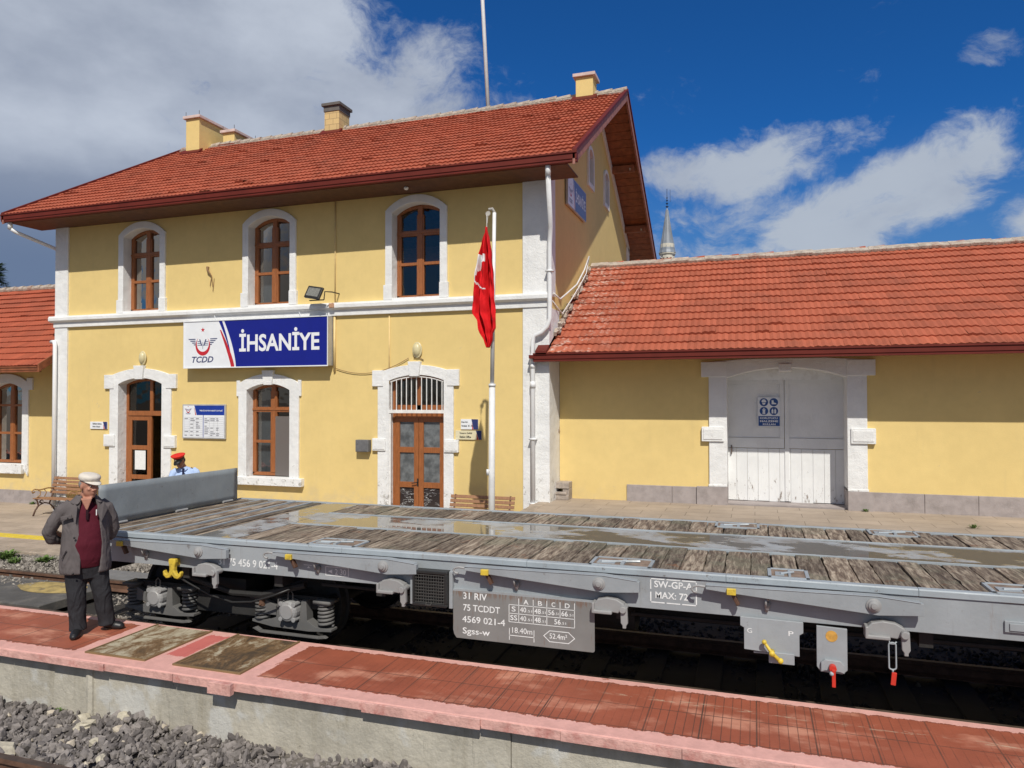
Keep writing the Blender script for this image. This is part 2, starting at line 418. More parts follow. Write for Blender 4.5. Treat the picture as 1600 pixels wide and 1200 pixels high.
M['flagred'] = cloth('red_flag_cloth', (.62, .008, .012), .012, .05)
M['flagwhite'] = cloth('white_flag_cloth', (.8, .8, .8), .012, .03)
M['pole'] = mat_basic('white_pole_paint', (.72, .72, .71), .4, .06)
M['benchwood'] = woodmat('bench_slat_wood', (.30, .155, .08), .55)
M['iron'] = mat_basic('ochre_cast_iron', (.34, .20, .08), .6, .2, 20)
M['irondark'] = mat_basic('brown_cast_iron', (.09, .045, .028), .6, .2, 20)
M['lead'] = mat_basic('lead_sheet', (.20, .225, .26), .5, .15, 1)
M['minstone'] = mat_basic('pale_ashlar', (.55, .52, .44), .85, .12, 1)
M['weed'] = mat_basic('weed_leaf', (.10, .17, .035), .7, .3, 30)
M['leaf'] = mat_basic('conifer_needles', (.035, .07, .03), .8, .4, 3, tinted=True)
M['bark'] = mat_basic('bark', (.12, .085, .06), .9, .3, 8)
M['blackp'] = mat_basic('black_plastic', (.02, .02, .02), .45)
M['lampglass'] = mat_basic('cream_lamp_cover', (.62, .55, .33), .35)
M['paper'] = mat_basic('paper_notice', (.75, .76, .75), .8, .06, 20)
M['boxgrey'] = mat_basic('grey_metal_box', (.14, .14, .145), .5, .15, 8)
M['cable'] = mat_basic('yellow_painted_conduit', (.72, .54, .25), .6, .1, 5)
M['cabledark'] = mat_basic('brown_cable', (.25, .15, .07), .6)
M['gatepaint'] = greypaint('gate_grey_paint', (.24, .27, .29), .5, .6)

# ------------------------------------------------------------------ sky
world = bpy.data.worlds.new("World"); scene.world = world; world.use_nodes = True
w = NT(world.node_tree); bg = w.n['Background']
sky = w.new('ShaderNodeTexSky'); sky.sky_type = 'NISHITA'; sky.sun_disc = False
sky.sun_elevation = SUN_EL; sky.sun_rotation = SUN_ROT; sky.altitude = 1000
sky.air_density = 1.0; sky.dust_density = .2; sky.ozone_density = 4.
d = w.new('ShaderNodeTexCoord').outputs['Generated']
warp = w.noise(d, 3.0, 6, .6, 0, 1)
dw = w.vmath('ADD', d, w.vmath('SCALE', w.vmath('SUBTRACT', warp, (.5, .5, .5)), .11))
def blob(c, s, a=1.):
    v = w.vmath('MULTIPLY', w.vmath('SUBTRACT', dw, c), s)
    l = w.vmath('LENGTH', v, out=1)
    return w.math('MULTIPLY', w.ramp(l, 1.15, .25), a)
bl = [((-.76, .60, .36), (2.6, 2.6, 3.2), 1.15), ((-.58, .72, .38), (3.8, 3.8, 3.8), 1.1), ((-.45, .83, .33), (4.5, 4.5, 6.), .95),
      ((-.35, .87, .345), (7, 7, 13), .72), ((-.80, .58, .16), (2.2, 2.2, 4.), 1.1),
      ((-.06, .95, .285), (8, 7, 21), .78), ((.02, .95, .298), (8, 7, 23), .76), ((.085, .945, .312), (11, 9, 28), .68),
      ((.09, .97, .222), (6.5, 6, 14), 1.0), ((.175, .955, .240), (8, 7, 15), .95), ((.225, .94, .268), (14, 9, 19), .85),
      ((.00, .97, .235), (6, 6, 20), .62), ((-.06, .98, .195), (7, 7, 22), .66), ((-.04, .97, .25), (8, 7, 24), .5), ((.325, .93, .19), (10, 8, 17), .85),
      ((.235, .90, .365), (20, 12, 60), .42), ((.2475, .895, .375), (18, 12, 55), .45), ((.26, .89, .385), (18, 12, 55), .45), ((.29, .88, .395), (20, 12, 70), .38)]
acc = None
for c_, s_, a_ in bl:
    q = blob(c_, s_, a_); acc = q if acc is None else w.math('MAXIMUM', acc, q)
# unseen clouds added behind the camera, shaped to lift and neutralise the facade's shade
dx, dy, dz = w.xyz(d)
behind = w.math('MULTIPLY', w.ramp(dy, .25, -.2), w.ramp(w.noise(d, 2.2, 3, .5), .36, .54, 0, .95))
acc = w.math('MAXIMUM', acc, behind)
det = w.noise(w.vmath('MULTIPLY', dw, (1, 1, 1.7)), 8.5, 10, .66, .3)
dens = w.math('ADD', acc, w.math('MULTIPLY', w.math('SUBTRACT', det, .52), 2.3))
mask = w.ramp(dens, .20, .85)
# cloud brightness: lit tops, blue-grey bases towards the lower left
shade = w.noise(w.vmath('MULTIPLY', d, (1, 1, 1.8)), 4.2, 6, .55)
low = w.math('MULTIPLY', w.ramp(dz, .31, .15), w.ramp(dx, -.55, -.74))
br = w.math('SUBTRACT', w.ramp(shade, .25, .75, .0, 1.), w.math('MULTIPLY', low, 1.1), clamp=True)
tone = w.mix(br, (7.2, 8.2, 10.2, 1), (13.0, 14.2, 16.2, 1))
tone = w.mix(w.math('MULTIPLY', low, .85), tone, (2.6, 3.8, 6.4, 1))
tone = w.mix(w.ramp(dy, .2, -.1, 0, .85), tone, (8.2, 7.8, 7.3, 1))  # warm grey of the added fill clouds behind the camera
right = w.ramp(dx, -.2, .0)
tone = w.mix(w.math('MULTIPLY', right, w.ramp(shade, .3, .6, .15, .75)), tone, (10.2, 11.4, 13.0, 1))
lowsky = w.ramp(dz, .34, .12, 0, .55)
skyc = w.mix(1., sky.outputs[0], (.27, 1.15, 2.1, 1), 'MULTIPLY')
skyc = w.mix(lowsky, skyc, (2.6, 5.2, 9.0, 1))
mix = w.mix(w.math('MULTIPLY', mask, .93), skyc, tone)
w.put(bg.inputs[0], mix); bg.inputs[1].default_value = .05
# ------------------------------------------------------------------ mesh helpers
class MB:
    def __init__(s):
        s.v = []; s.f = []; s.m = []; s.c = []
    def add(s, vs, fs, mi=0, c=.5):
        o = len(s.v); s.v += [tuple(v) for v in vs]
        for f in fs: s.f.append(tuple(i+o for i in f)); s.m.append(mi); s.c.append(c)
        return s
    def box(s, x0, x1, y0, y1, z0, z1, mi=0, c=.5):
        vs = [(x, y, z) for z in (z0, z1) for y in (y0, y1) for x in (x0, x1)]
        return s.add(vs, [(0, 2, 3, 1), (4, 5, 7, 6), (0, 1, 5, 4), (2, 6, 7, 3), (0, 4, 6, 2), (1, 3, 7, 5)], mi, c)
    def obox(s, ce, size, rot=None, mi=0, c=.5):
        R = rot.to_matrix() if rot is not None and not isinstance(rot, Matrix) else (rot or Matrix.Identity(3))
        a, b, d = [q/2 for q in size]
        vs = [Vector(ce)+R @ Vector((x, y, z)) for z in (-d, d) for y in (-b, b) for x in (-a, a)]
        return s.add(vs, [(0, 2, 3, 1), (4, 5, 7, 6), (0, 1, 5, 4), (2, 6, 7, 3), (0, 4, 6, 2), (1, 3, 7, 5)], mi, c)
    def prism(s, pts, a, b, ax='y', mi=0, c=.5):
        """2-D outline extruded from a to b; ax y: pts are (x,z); ax x: (y,z); ax z: (x,y)"""
        f = {'y': lambda p, q: (p[0], q, p[1]), 'x': lambda p, q: (q, p[0], p[1]), 'z': lambda p, q: (p[0], p[1], q)}[ax]
        n = len(pts); vs = [f(p, a) for p in pts]+[f(p, b) for p in pts]
        fs = [tuple(range(n)), tuple(range(2*n-1, n-1, -1))]+[(i, i+n, (i+1) % n+n, (i+1) % n) for i in range(n)]
        return s.add(vs, fs, mi, c)
    def tube(s, path, r, n=8, mi=0, c=.5, caps=True, flat=1.):
        P = [Vector(p) for p in path]; k = len(P)
        R = r if isinstance(r, (list, tuple)) else [r]*k
        vs = []; prev = None
        for i, p in enumerate(P):
            t = (P[min(i+1, k-1)]-P[max(i-1, 0)]).normalized()
            if prev is None:
                a = Vector((0, 0, 1)) if abs(t.z) < .9 else Vector((0, 1, 0)); u = t.cross(a).normalized()
            else: u = (prev-t*prev.dot(t)).normalized()
            prev = u; v = t.cross(u)
            vs += [p+u*cos(2*pi*j/n)*R[i]+v*sin(2*pi*j/n)*R[i]*flat for j in range(n)]
        fs = [(i*n+j, i*n+(j+1) % n, (i+1)*n+(j+1) % n, (i+1)*n+j) for i in range(k-1) for j in range(n)]
        if caps: fs += [tuple(range(n-1, -1, -1)), tuple((k-1)*n+j for j in range(n))]
        return s.add(vs, fs, mi, c)
    def cyl(s, a, b, r, n=16, mi=0, c=.5, r2=None):
        return s.tube([a, b], [r, r if r2 is None else r2], n, mi, c)
    def loft(s, rings, n=20, mi=0, c=.5, ey=1.):
        """rings of (cx,cy,cz,rx,ry) stacked in z, superellipse exponent ey"""
        vs = []
        for (cx, cy, cz, rx, ry) in rings:
            for j in range(n):
                a = 2*pi*j/n; ca, sa = cos(a), sin(a)
                vs.append((cx+rx*math.copysign(abs(ca)**ey, ca), cy+ry*math.copysign(abs(sa)**ey, sa), cz))
        k = len(rings)
        fs = [(i*n+j, i*n+(j+1) % n, (i+1)*n+(j+1) % n, (i+1)*n+j) for i in range(k-1) for j in range(n)]
        fs += [tuple(range(n-1, -1, -1)), tuple((k-1)*n+j for j in range(n))]
        return s.add(vs, fs, mi, c)
    def ball(s, ce, r, mi=0, c=.5, n=14, m=9, rot=None):
        rx, ry, rz = (r, r, r) if not isinstance(r, (tuple, list)) else r
        R = rot or Matrix.Identity(3); ce = Vector(ce); vs = []
        for i in range(1, m):
            t = pi*i/m
            for j in range(n): vs.append(ce+R @ Vector((rx*sin(t)*cos(2*pi*j/n), ry*sin(t)*sin(2*pi*j/n), rz*cos(t))))
        vs += [ce+R @ Vector((0, 0, rz)), ce+R @ Vector((0, 0, -rz))]
        T = (m-1)*n
        fs = [(i*n+j, (i+1)*n+j, (i+1)*n+(j+1) % n, i*n+(j+1) % n) for i in range(m-2) for j in range(n)]
        fs += [(T, j, (j+1) % n) for j in range(n)]+[(T+1, (m-2)*n+(j+1) % n, (m-2)*n+j) for j in range(n)]
        return s.add(vs, fs, mi, c)
    def lathe(s, prof, o, n=20, mi=0, c=.5, axis='z'):
        vs = []; ox, oy, oz = o
        for (r, h) in prof:
            for j in range(n):
                a, b = r*cos(2*pi*j/n), r*sin(2*pi*j/n)
                vs.append((ox+a, oy+b, oz+h) if axis == 'z' else ((ox+a, oy+h, oz+b) if axis == 'y' else (ox+h, oy+a, oz+b)))
        k = len(prof)
        fs = [(i*n+j, i*n+(j+1) % n, (i+1)*n+(j+1) % n, (i+1)*n+j) for i in range(k-1) for j in range(n)]
        fs += [tuple(range(n-1, -1, -1)), tuple((k-1)*n+j for j in range(n))]
        return s.add(vs, fs, mi, c)
    def poly(s, pts, holes=(), f=lambda p: p, mi=0, c=.5):
        loops = [[Vector((p[0], p[1], 0)) for p in pts]]+[[Vector((p[0], p[1], 0)) for p in h] for h in holes]
        flat = [q for l in loops for q in l]
        tris = tessellate_polygon(loops)
        return s.add([f((q.x, q.y)) for q in flat], [tuple(t) for t in tris], mi, c)
    def build(s, name, mats, parent=None, smooth=False, bevel=0., recalc=True, remesh=0., sm=0, sub=0, disp=0., angle=40):
        if not isinstance(mats, (list, tuple)): mats = [mats]
        off = Vector((0, 0, 0)); q = parent
        while q is not None: off += q.location; q = q.parent
        me = bpy.data.meshes.new(name)
        me.from_pydata([(v[0]-off.x, v[1]-off.y, v[2]-off.z) for v in s.v], [], s.f)
        for mm in mats: me.materials.append(mm)
        me.polygons.foreach_set('material_index', s.m)
        at = me.attributes.new('tint', 'FLOAT', 'FACE'); at.data.foreach_set('value', s.c)
        if recalc:
            bm = bmesh.new(); bm.from_mesh(me); bmesh.ops.recalc_face_normals(bm, faces=bm.faces); bm.to_mesh(me); bm.free()
        if smooth: me.polygons.foreach_set('use_smooth', [True]*len(me.polygons))
        me.update()
        o = bpy.data.objects.new(name, me); COL.objects.link(o)
        if parent is not None: o.parent = parent
        if remesh:
            r = o.modifiers.new('remesh', 'REMESH'); r.mode = 'VOXEL'; r.voxel_size = remesh; r.use_smooth_shade = True
        if sm:
            r = o.modifiers.new('smooth', 'SMOOTH'); r.factor = .6; r.iterations = sm
        if disp:
            tx = bpy.data.textures.get('folds') or bpy.data.textures.new('folds', 'CLOUDS'); tx.noise_scale = .11; tx.noise_depth = 2
            r = o.modifiers.new('folds', 'DISPLACE'); r.texture = tx; r.strength = disp; r.mid_level = .5
        if bevel:
            r = o.modifiers.new('bevel', 'BEVEL'); r.width = bevel; r.segments = 2; r.limit_method = 'ANGLE'; r.angle_limit = radians(35)
        if sub:
            r = o.modifiers.new('sub', 'SUBSURF'); r.levels = sub; r.render_levels = sub
        return o

def thing(name, label, cat, loc=(0, 0, 0), group=None):
    o = bpy.data.objects.new(name, None); COL.objects.link(o); o.location = loc; o.empty_display_size = .2
    return tag(o, label, cat, group)
def tag(o, label, cat, group=None, kind=None):
    if label: o['label'] = label
    if cat: o['category'] = cat
    if group: o['group'] = group
    if kind: o['kind'] = kind
    return o
def struct(o):
    o['kind'] = 'structure'; return o
def copy_tree(o, loc=None, rz=None, parent=None):
    c = o.copy(); COL.objects.link(c)
    if parent is not None: c.parent = parent
    if loc is not None: c.location = loc
    if rz is not None: c.rotation_euler.z = rz
    for ch in [x for x in bpy.data.objects if x.parent == o and x is not c]: copy_tree(ch, parent=c)
    return c

_txt = {}
def text_mesh(body, bold=0., shear=0.):
    cu = bpy.data.curves.new('t', 'FONT'); cu.body = body; cu.offset = bold; cu.shear = shear; cu.resolution_u = 3
    ob = bpy.data.objects.new('t', cu); COL.objects.link(ob)
    dg = bpy.context.evaluated_depsgraph_get(); me = bpy.data.meshes.new_from_object(ob.evaluated_get(dg))
    vs = [tuple(v.co) for v in me.vertices]; fs = [tuple(p.vertices) for p in me.polygons]
    bpy.data.objects.remove(ob); bpy.data.curves.remove(cu); bpy.data.meshes.remove(me)
    return vs, fs
class Plane:
    """flat graphics on a wall: u to the right, v up, n outwards"""
    def __init__(s, o, u=(1, 0, 0), v=(0, 0, 1), n=(0, -1, 0)):
        s.o = Vector(o); s.u = Vector(u); s.v = Vector(v); s.n = Vector(n)
    def at(s, a, b, h=0.): return s.o+s.u*a+s.v*b+s.n*h
    def text(s, mb, body, a0, a1, b0, b1, h=.003, bold=0., shear=0., mi=0, keep=False):
        vs, fs = text_mesh(body, bold, shear)
        xs = [v[0] for v in vs]; ys = [v[1] for v in vs]
        x0, x1, y0, y1 = min(xs), max(xs), min(ys), max(ys)
        sx, sy = (a1-a0)/(x1-x0), (b1-b0)/(y1-y0)
        if keep: sx = min(sx, sy*1.0)
        pts = [s.at(a0+(v[0]-x0)*sx, b0+(v[1]-y0)*sy, h) for v in vs]
        mb.add(pts, fs, mi)
    def rect(s, mb, a0, a1, b0, b1, h=.002, mi=0):
        mb.add([s.at(a0, b0, h), s.at(a1, b0, h), s.at(a1, b1, h), s.at(a0, b1, h)], [(0, 1, 2, 3)], mi)
    def poly(s, mb, pts, h=.002, mi=0, holes=()):
        mb.poly(pts, holes, lambda p: s.at(p[0], p[1], h), mi)
    def frame(s, mb, a0, a1, b0, b1, t, h=.002, mi=0):
        s.rect(mb, a0, a1, b0, b0+t, h, mi); s.rect(mb, a0, a1, b1-t, b1, h, mi)
        s.rect(mb, a0, a0+t, b0+t, b1-t, h, mi); s.rect(mb, a1-t, a1, b0+t, b1-t, h, mi)

def arch(x0, x1, z0, zs, zt, n=12):
    """closed outline: bottom left, up, arc, down to bottom right"""
    xm = (x0+x1)/2; h = zt-zs; a = (x1-x0)/2
    R = (a*a+h*h)/(2*h); cz = zt-R; t = math.asin(min(1, a/R))
    return [(x0, z0)]+[(xm+R*sin(-t+2*t*i/n), cz+R*cos(-t+2*t*i/n)) for i in range(n+1)]+[(x1, z0)]
def arch_z(x, x0, x1, zs, zt):
    xm = (x0+x1)/2; h = zt-zs; a = (x1-x0)/2; R = (a*a+h*h)/(2*h); cz = zt-R
    return cz+sqrt(max(0, R*R-(x-xm)**2))
def ring(mb, outer, inner, yf, yw, yd, mi=0, closed=False):
    """arched band: front at yf, outer side back to yw, inner reveal back to yd"""
    n = len(outer)
    vs = [(p[0], yf, p[1]) for p in outer]+[(p[0], yf, p[1]) for p in inner]+[(p[0], yw, p[1]) for p in outer]+[(p[0], yd, p[1]) for p in inner]
    fs = []
    for i in range(n if closed else n-1):
        j = (i+1) % n
        fs += [(i, j, n+j, n+i), (i, 2*n+i, 2*n+j, j), (n+i, n+j, 3*n+j, 3*n+i)]
    mb.add(vs, fs, mi)
# ------------------------------------------------------------------ buildings
GZ = -.46          # main platform level
DZ = .33           # raised loading dock level
YM, YW = 14.3, 15.05

def wall_front(mb, x0, x1, z0, z1, y, holes, mi=0):
    """single sheet wall with holes, wall core behind given by reveals"""
    mb.poly([(x0, z0), (x1, z0), (x1, z1), (x0, z1)], [h[::-1] for h in holes], lambda p: (p[0], y, p[1]), mi)

def tile_slope(mb, x0, x1, ye, ze, dy, dz, w=.232, h=.335, sag=0., end_clip=None):
    """courses of interlocking tiles; eave at (ye,ze), going up dy,dz"""
    L = sqrt(dy*dy+dz*dz); uy, uz = dy/L, dz/L; ny, nz = (-uz, uy) if dy > 0 else (uz, -uy)
    rows = int(L/h); h = L/rows; cols = int((x1-x0)/w); w = (x1-x0)/cols; K = 8
    prof = [(.5-.5*cos(4*pi*k/K))*.020 for k in range(K+1)]
    for i in range(rows):
        for j in range(cols):
            c = min(1, max(0, random.gauss(.5, .15))); lift = random.gauss(0, .0035); skew = random.gauss(0, .004)
            if random.random() < .03: lift += random.uniform(.008, .03); skew += random.uniform(-.02, .02); c *= .6
            s0 = i*h-.02+random.gauss(0, .005); s1 = (i+1)*h+.02
            base = -sag*sin(pi*(i+.5)/rows)*sin(pi*(j+.5)/cols)
            vs = []
            for k in range(K+1):
                x = x0+(j+k/K)*w
                for (s_, o) in ((s0, .042+lift+prof[k]+skew*(k/K-.5)), (s1, .004+prof[k]), (s0+.004, .0+base)):
                    o2 = o+base if s_ != s0+.004 else base
                    vs.append((x, ye+uy*s_+ny*o2, ze+uz*s_+nz*o2))
            fs = []
            for k in range(K):
                a, b = k*3, (k+1)*3
                fs += [(a, b, b+1, a+1), (a+2, b+2, b, a)]
            mb.add(vs, fs, 0, c)

def box_gutter(mb, x0, x1, yf, zt, zb, depth=.14, mi=0):
    # L-shaped moulded fascia gutter: top roll, stepped face
    pr = [(yf, zt), (yf-.0, zt-.03), (yf+.02, zt-.035), (yf+.02, zb+.05), (yf+.035, zb+.045), (yf+.035, zb), (yf+depth, zb), (yf+depth, zt-.02), (yf+.03, zt-.015)]
    mb.prism(pr, x0, x1, 'x', mi)

def make_window(parent, xc, hw, z0, zs, zt, y, recess, rows, name='window', fw=.075, transom=None, curtain='left', second_leaf_dark=False):
    """casement frame in an arched opening, with panes and curtain"""
    x0, x1 = xc-hw, xc+hw
    yf = y+recess; f = MB()
    outer = arch(x0, x1, z0, zs, zt); inner = arch(x0+fw, x1-fw, z0+fw, zs+.0, zt-fw)
    ring(f, outer, inner, yf-.02, yf+.05, yf+.05)
    f.box(x0, x1, yf-.02, yf+.05, z0, z0+fw)
    f.box(xc-.055, xc+.055, yf-.035, yf+.045, z0+fw, zt-.02)
    zz = [z0+(zt-z0)*r for r in rows]
    for i, q in enumerate(zz):
        t = .06 if transom is not None and i == transom else .032
        f.box(x0+fw*.6, xc-.055, yf-.028, yf+.043, q-t, q+t); f.box(xc+.055, x1-fw*.6, yf-.028, yf+.043, q-t, q+t)
        if transom is not None and i == transom: f.box(x0+.01, x1-.01, yf-.045, yf+.04, q-.02, q+.03)
    # inner sash beads
    for (a, b) in ((x0+fw, xc-.055), (xc+.055, x1-fw)):
        f.box(a, a+.03, yf-.026, yf+.04, z0+fw, zs-.02); f.box(b-.03, b, yf-.026, yf+.04, z0+fw, zs-.02)
    w_ = f.build(name, M['frame'], parent, bevel=.004)
    g = MB(); g.poly(arch(x0+.03, x1-.03, z0+.03, zs, zt-.03), (), lambda p: (p[0], yf+.02, p[1]))
    g.build('pane', M['glass'], w_, recalc=False)
    if curtain:
        c = MB(); n = 40; spans = {'left': [(x0, x0+hw*.75)], 'both': [(x0, x1)], 'right': [(xc+.1*hw, x1)]}[curtain]
        for (a, b) in spans:
            vs = []
            for i in range(n+1):
                xx = a+(b-a)*i/n; yy = yf+.16+.02*sin(i*1.9)
                vs += [(xx, yy, z0), (xx, yy, zt+.05)]
            c.add(vs, [(2*i, 2*i+2, 2*i+3, 2*i+1) for i in range(n)])
        c.build('curtain', M['curtain'], w_, smooth=True, recalc=False)
    return w_

def upper_surround(parent, xc, win):
    s = MB(); y = YM
    oi = arch(xc-.57, xc+.57, 4.60, 6.50, 6.70); oo = arch(xc-.735, xc+.735, 4.60, 6.56, 6.87)
    ring(s, oo, oi, y-.05, y+.01, y+.24)
    s.box(xc-.57, xc+.57, y-.05, y+.24, 4.585, 4.64)
    for sx in (-1, 1):   # wider feet of the jambs
        a, b = sorted((xc+sx*.565, xc+sx*.77)); s.box(a, b, y-.07, y+.01, 4.60, 4.93)
    return s.build('window_surround', M['white'], win, bevel=.008)

def station():
    B = thing('station_building', 'two storey yellow station building with white corner strips and red tiled gable roof', 'building', (-10.6, YM, GZ))
    X0, X1, YB = -17.3, -3.98, 24.4
    EY, EZ = 13.3, 7.07; AY, AZ = 19.35, 10.64; BYE, = (25.4,)
    SL = (AZ-EZ)/(AY-EY)
    UP = [-14.46, -10.70, -6.93]
    openings = []
    for xc in UP: openings.append(arch(xc-.57, xc+.57, 4.60, 6.50, 6.70))
    openings.append(arch(-15.17, -13.80, GZ+.03, 2.81, 2.96))        # door 1
    openings.append(arch(-11.31, -10.12, .60, 2.64, 2.79))        # ground window
    openings.append(arch(-7.57, -6.27, GZ+.03, 2.83, 2.95))          # door 2
    wl = MB()
    wall_front(wl, X0+.02, X1-.02, GZ, 7.35, YM, openings)
    # gable walls with the two attic slots on the right side
    def gx(y): return EZ+SL*(min(y, 2*AY-y)-EY)-.12
    slot = []
    for yc in (18.44, 20.54):
        slot.append([(p[0], p[1]) for p in arch(yc-.26, yc+.26, 7.98, 8.72, 8.86, 8)])
    gp = [(YM, GZ), (YB, GZ), (YB, gx(YB)), (AY, gx(AY)), (YM, gx(YM))]
    wl.poly(gp, [h[::-1] for h in slot], lambda p: (X1-.01, p[0], p[1]))
    wl.poly(gp, (), lambda p: (X0+.01, p[0], p[1]))
    wl.add([(X0, YB, GZ), (X1, YB, GZ), (X1, YB, 7.4), (X0, YB, 7.4)], [(0, 1, 2, 3)])
    wl.build('wall', M['stucco'], B, recalc=False)
    # corner strips, string course
    tr = MB()
    tr.box(X0-.01, X0+.42, YM-.045, YM+.3, GZ, 4.30); tr.box(X0-.01, X0+.42, YM-.045, YM+.3, 4.57, 7.3)
    tr.box(X1-.52, X1+.045, YM-.045, YW+.02, GZ, 4.30); tr.box(X1-.52, X1+.03, YM-.045, YM+.52, 4.57, 7.3)
    tr.box(X0-.03, X1+.02, YM-.07, YM+.2, 4.30, 4.42)
    prof = [(YM-.065, 4.42), (YM-.10, 4.44), (YM-.15, 4.47), (YM-.15, 4.54), (YM-.13, 4.585), (YM-.0, 4.605), (YM+.1, 4.605), (YM+.1, 4.42)]
    tr.prism(prof, X0-.12, X1+.06, 'x')
    # back corner strip and rake trims on the gable wall
    tr.box(X1-.02, X1+.035, YB-.35, YB+.04, 5.5, 7.45)
    for sgn, ya, yb in ((1, AY, YB+.1), (-1, AY, YM+.2)):
        za, zb = gx(ya), gx(yb)
        tr.prism([(ya, za+.02), (yb, zb+.02), (yb, zb-.24), (ya, za-.24)], X1-.015, X1+.035, 'x')
    tr.build('stone_trim', M['white'], B, bevel=.006)
    # attic slot windows
    for yc in (18.44, 20.54):
        s = MB(); o = arch(yc-.36, yc+.36, 7.86, 8.74, 8.96, 8); i = arch(yc-.26, yc+.26, 7.98, 8.72, 8.86, 8); n = len(o)
        vs = [(X1+.04, p[0], p[1]) for p in o]+[(X1+.04, p[0], p[1]) for p in i]+[(X1-.01, p[0], p[1]) for p in o]+[(X1-.16, p[0], p[1]) for p in i]
        fs = []
        for k in range(n):
            j = (k+1) % n; fs += [(k, j, n+j, n+k), (k, 2*n+k, 2*n+j, j), (n+k, n+j, 3*n+j, 3*n+k)]
        s.add(vs, fs)
        wo = s.build('attic_window', M['white'], B)
        g = MB(); g.poly(i, (), lambda p: (X1-.10, p[0], p[1])); g.build('pane', M['frosted'], wo, recalc=False)
    # windows
    for xc, cu in zip(UP, ('left', 'left', None)):
        wn = make_window(B, xc, .57, 4.64, 6.50, 6.70, YM, .22, (.40-.03, .70), transom=1, curtain=cu)
        upper_surround(wn, xc, wn)
    wn = make_window(B, -10.715, .595, .64, 2.64, 2.79, YM, .22, (.37, .72), transom=1, curtain='left')
    s = MB(); xc = -10.70
    ring(s, arch(xc-.83, xc+.83, .58, 2.80, 3.02), arch(xc-.60, xc+.58, .58, 2.64, 2.79), YM-.045, YM+.01, YM+.24)
    for sx in (-1, 1):
        a, b = sorted((xc+sx*.80, xc+sx*.885)); s.box(a, b, YM-.0435, YM+.01, 2.50, 2.87)
    s.box(-11.58, -9.74, YM-.13, YM+.24, .44, .62)
    s.prism([(-10.80, 2.76), (-10.58, 2.76), (-10.53, 3.10), (-10.85, 3.10)], YM-.085, YM, 'y')
    s.build('window_surround', M['white'], wn, bevel=.008)
    sc = MB(); sc.box(-10.66, -10.13, YM+.185, YM+.197, .64, 2.03)
    sc.build('fly_screen', mat_screen, wn)
    # doors
    def door_surround(par, xc, ohw, ihw0, ihw1, zsi, zti, zso, zto, earx, keyw, depth, ear0, ear1, blocks):
        s = MB()
        ring(s, arch(xc-ohw, xc+ohw, GZ, zso, zto), arch(xc-ihw0, xc+ihw1, GZ, zsi, zti), YM-.045, YM+.01, YM+depth+.03)
        for sx in (-1, 1):
            a, b = sorted((xc+sx*(ohw-.14), xc+sx*earx)); s.box(a, b, YM-.062, YM+.01, ear0, ear1)
            a, b = sorted((xc+sx*(ohw-.20), xc+sx*(earx-.01))); s.box(a, b, YM-.075, YM+.01, blocks[0], blocks[1])
            a, b = sorted((xc+sx*(ohw-.18), xc+sx*(earx-.03))); s.box(a, b, YM-.085, YM-.07, blocks[0]+.03, blocks[1]-.03)
        s.prism([(xc-keyw*.72, zti-.03), (xc+keyw*.72, zti-.03), (xc+keyw, zto+.07), (xc-keyw, zto+.07)], YM-.095, YM, 'y')
        return s.build('door_surround', M['white'], par, bevel=.009)
    # door 1: left leaf closed, right leaf standing open
    f = MB(); x0, x1, yf = -15.17, -13.80, YM+.24
    xm = -14.36; z0 = GZ+.03; fw = .07
    ring(f, arch(x0, x1, z0, 2.81, 2.96), arch(x0+fw, x1-fw, z0, 2.80, 2.89), yf-.02, yf+.06, yf+.06)
    f.box(x0+fw, x1-fw, yf-.04, yf+.06, 2.02, 2.14); f.box(xm-.045, xm+.045, yf-.03, yf+.05, 2.14, 2.92)
    d1 = f.build('doorway_frame', M['frame'], B, bevel=.004)
    g = MB(); g.box(x0+.05, x1-.05, yf+.01, yf+.016, 2.14, 2.93); g.build('transom_pane', M['glass'], d1)
    lf = MB(); a, b = x0+fw, xm
    lf.box(a, a+.11, yf-.02, yf+.04, z0, 2.02); lf.box(b-.13, b, yf-.02, yf+.04, z0, 2.02)
    for q0, q1 in ((1.90, 2.02), (1.16, 1.27), (.42, .53), (-.43, -.20)): lf.box(a+.11, b-.13, yf-.018, yf+.038, q0, q1)
    lf.build('door_leaf', M['frame'], d1, bevel=.004)
    g = MB(); g.box(a+.1, b-.12, yf+.008, yf+.014, -.2, 1.92); g.build('leaf_pane', M['glass'], d1)
    g = MB(); g.box(a+.22, b-.18, yf-.0215, yf-.0185, .66, 1.14); g.build('paper_notice', M['paper'], d1)
    o = MB(); o.obox((-13.86, yf+.42, .78), (.05, .72, 2.42)); o.build('open_door_leaf', M['frame'], d1, bevel=.004)
    door_surround(d1, -14.48, .965, .69, .68, 2.81, 2.96, 3.02, 3.20, 1.13, .16, .22, 2.70, 3.05, (1.25, 1.55))
    # door 2: double leaf, grille over the fanlight
    x0, x1 = -7.57, -6.27; yf = YM+.17; xm = (x0+x1)/2-.02
    f = MB()
    ring(f, arch(x0, x1, z0, 2.83, 2.95), arch(x0+.06, x1-.06, z0, 2.82, 2.88), yf-.02, yf+.06, yf+.06)
    f.box(x0+.06, x1-.06, yf-.04, yf+.06, 2.02, 2.18); f.box(xm-.06, xm+.06, yf-.03, yf+.05, 2.18, 2.92); f.box(x0+.06, x1-.06, yf-.03, yf+.05, 2.18, 2.30)
    d2 = f.build('doorway_frame', M['frame'], B, bevel=.004)
